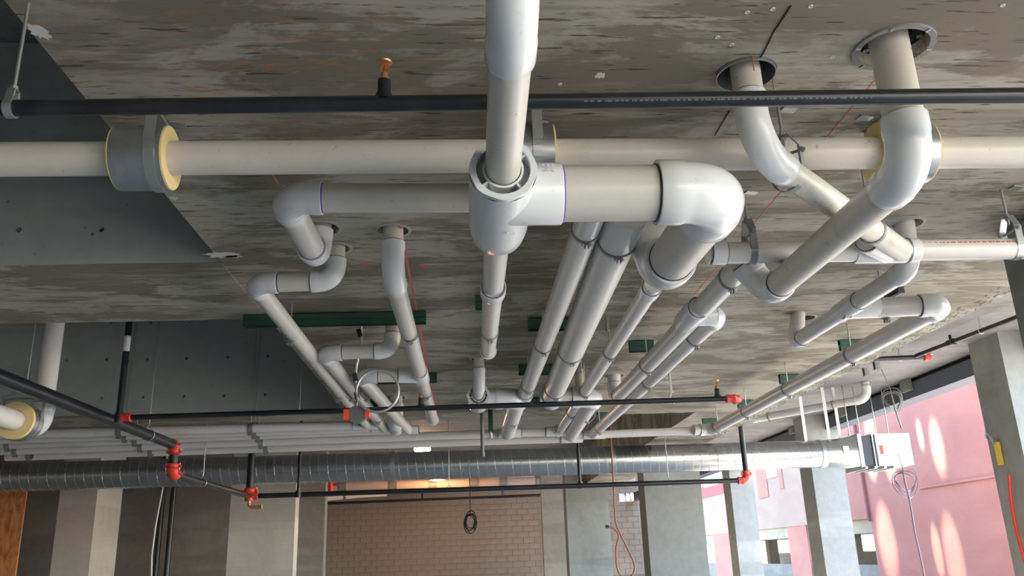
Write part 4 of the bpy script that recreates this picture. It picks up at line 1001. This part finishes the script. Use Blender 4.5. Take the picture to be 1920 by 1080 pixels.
p = at(1873, 850, X=5.72); t = thing('strap_hook', 'yellow strap with a hook on the pale right column', 'strap', p); obj('strap', MB().box((5.70, p.y-.03, p.z-.12), (5.735, p.y+.03, p.z+.12)), 'yellow_strap', t); obj('hook', MB().sweep(smooth([p+V(-.03, 0, .1), p+V(-.04, .04, .2), p+V(-.03, .1, .24), p+V(-.02, .13, .18)]), .012, 8), 'zinc', t)
p0 = at(1893, 900, X=5.70); t = thing('red_hose', 'red hose hanging along the pale right column', 'hose', p0); obj('hose', MB().sweep(smooth([at(1892, 890, X=5.69), at(1896, 940, X=5.69), at(1905, 990, X=5.69), at(1918, 1040, X=5.69), at(1935, 1100, X=5.69)]), .018, 10), 'red_paint', t)

# ---------------------------------------------------------------- far end details
FY = 28.0
pa, pb2 = at(478, 915, Y=FY), at(1020, 902, Y=FY)
cp = thing('cast_pipe', 'pinkish pipe joined by steel sleeves below the duct at the far end', 'pipe', pa)
obj('pipe', MB().sweep([pa, pb2], .15, 18), 'cast_pipe', cp)
for x in (488, 567, 643, 738, 812, 889, 944, 1012):
    f_ = (at(x, 908, Y=FY).x-pa.x)/(pb2.x-pa.x); q = pa.lerp(pb2, f_); obj('steel_sleeve', MB().sweep([q-V(.12, 0, 0), q+V(.12, 0, 0)], .185, 14), 'strap_grey', cp); obj('rod', MB().cyl(q+V(0, 0, .15), V(q.x, q.y, 5.19), .02, seg=6), 'zinc', cp)
p = at(1150, 900, Y=FY); q = at(1190, 899, Y=FY); t = thing('cast_pipe', 'short pinkish pipe between the two concrete columns at the far end', 'pipe', p); obj('pipe', MB().sweep([p, q], .14, 16), 'cast_pipe', t); obj('steel_sleeve', MB().cyl(p.lerp(q, .3), p.lerp(q, .5), .17), 'strap_grey', t); obj('rod', MB().cyl(p.lerp(q, .4), V(p.lerp(q, .4).x, p.y, 5.2), .02, seg=6), 'zinc', t)
pa, pb2 = at(510, 948, Y=30), at(1018, 928, Y=30); t = thing('wall_pipe', 'thin dark pipe running along the block wall', 'pipe', pa); obj('pipe', MB().cyl(pa, pb2, .045, seg=10), 'black_pipe', t)
for f_ in (.2, .55, .85): q = pa.lerp(pb2, f_); obj('stub', MB().cyl(q, q+V(0, 0, .22), .035, seg=8), 'black_pipe', t)
pa, pb2 = at(570, 934, Y=29), at(725, 922, Y=29); t = thing('wrapped_pipe', 'white wrapped pipe lying along the top of the block wall', 'pipe', pa); obj('wrap', MB().sweep([pa, pa.lerp(pb2, .3), pa.lerp(pb2, .7), pb2], [.12, .15, .13, .15], 14), 'white_paint', t); obj('band', MB().cyl(pa.lerp(pb2, .48), pa.lerp(pb2, .51), .16, seg=14), 'strap_grey', t); obj('rod', MB().cyl(pa.lerp(pb2, .5), V(pa.lerp(pb2, .5).x, 29, 5.19), .015, seg=6), 'zinc', t)
p = at(1160, 933, Y=27); q = at(1187, 932, Y=27); t = thing('wall_lamp_pipe', 'bright white pipe end with steel bands between the columns', 'pipe', p); obj('pipe', MB().cyl(p, q, .13, seg=16), 'white_paint', t)
for f_ in (.4, .75): obj('band', MB().cyl(p.lerp(q, f_), p.lerp(q, f_+.1), .145, seg=16), 'zinc', t)
p = at(619, 915, Y=27); t = thing('red_valve', 'small red valve at the far end above the block wall', 'valve', p); obj('body', MB().cyl(p-V(0, 0, .25), p+V(0, 0, .25), .10, seg=12), 'red_paint', t); obj('handle', MB().cyl(p-V(.2, 0, -.1), p+V(.2, 0, .1), .05, seg=8), 'red_paint', t); obj('stem', MB().cyl(p+V(0, 0, .2), V(p.x, p.y, 5.2), .04, seg=8), 'red_paint', t)
# lamps
p = at(792, 842, Y=15.6); t = thing('strip_lamp', 'glowing warm oval lamp below the slab above the duct', 'lamp', p)
obj('housing', MB().box((p.x-.17, p.y-.06, p.z+.045), (p.x+.17, p.y+.06, HU)), 'white_paint', t)
obj('tube', MB().sweep([p-V(.15, 0, 0), p-V(.13, 0, 0), p+V(.13, 0, 0), p+V(.15, 0, 0)], [.02, .045, .045, .02], 16), 'lamp_warm', t)
ll = bpy.data.lights.new('strip_lamp_light', 'POINT'); ll.energy = 12; ll.color = (1, .62, .32); ll.shadow_soft_size = .7
lo = bpy.data.objects.new('strip_lamp_light', ll); COL.objects.link(lo); lo.location = p+V(0, -.05, -.12)
p = at(820, 893, Y=27); t = thing('high_bay_lamp', 'warm reflector lamp hanging before the block wall', 'lamp', p)
obj('reflector', MB().sweep([p+V(0, 0, .16), p+V(0, 0, .14), p-V(0, 0, .12)], [.08, .14, .27], 20, (True, False)), 'zinc', t); obj('bulb', MB().sweep([p-V(0, 0, .14), p-V(0, 0, .08), p+V(0, 0, .05)], [.10, .15, .06], 14), 'lamp_warm_b', t); obj('stem', MB().cyl(p+V(0, 0, .15), V(p.x, p.y, 5.2), .02, seg=8), 'blade_dark', t)
ll = bpy.data.lights.new('high_bay_light', 'POINT'); ll.energy = 80; ll.color = (1, .50, .20); ll.shadow_soft_size = .7
lo = bpy.data.objects.new('high_bay_light', ll); COL.objects.link(lo); lo.location = p-V(0, 0, .35)
p = at(737, 845, Y=13); t = thing('bracket_pipe', 'short pale pipe stub standing on the duct collar', 'pipe', p); obj('stub', MB().cyl(p+V(-.09, 0, .10), p+V(.06, -.1, -.06), .03, seg=10), 'pvc_bright', t); obj('rod', MB().cyl(p+V(-.09, 0, .08), V(p.x-.09, p.y, HU), .008, seg=6), 'zinc', t)
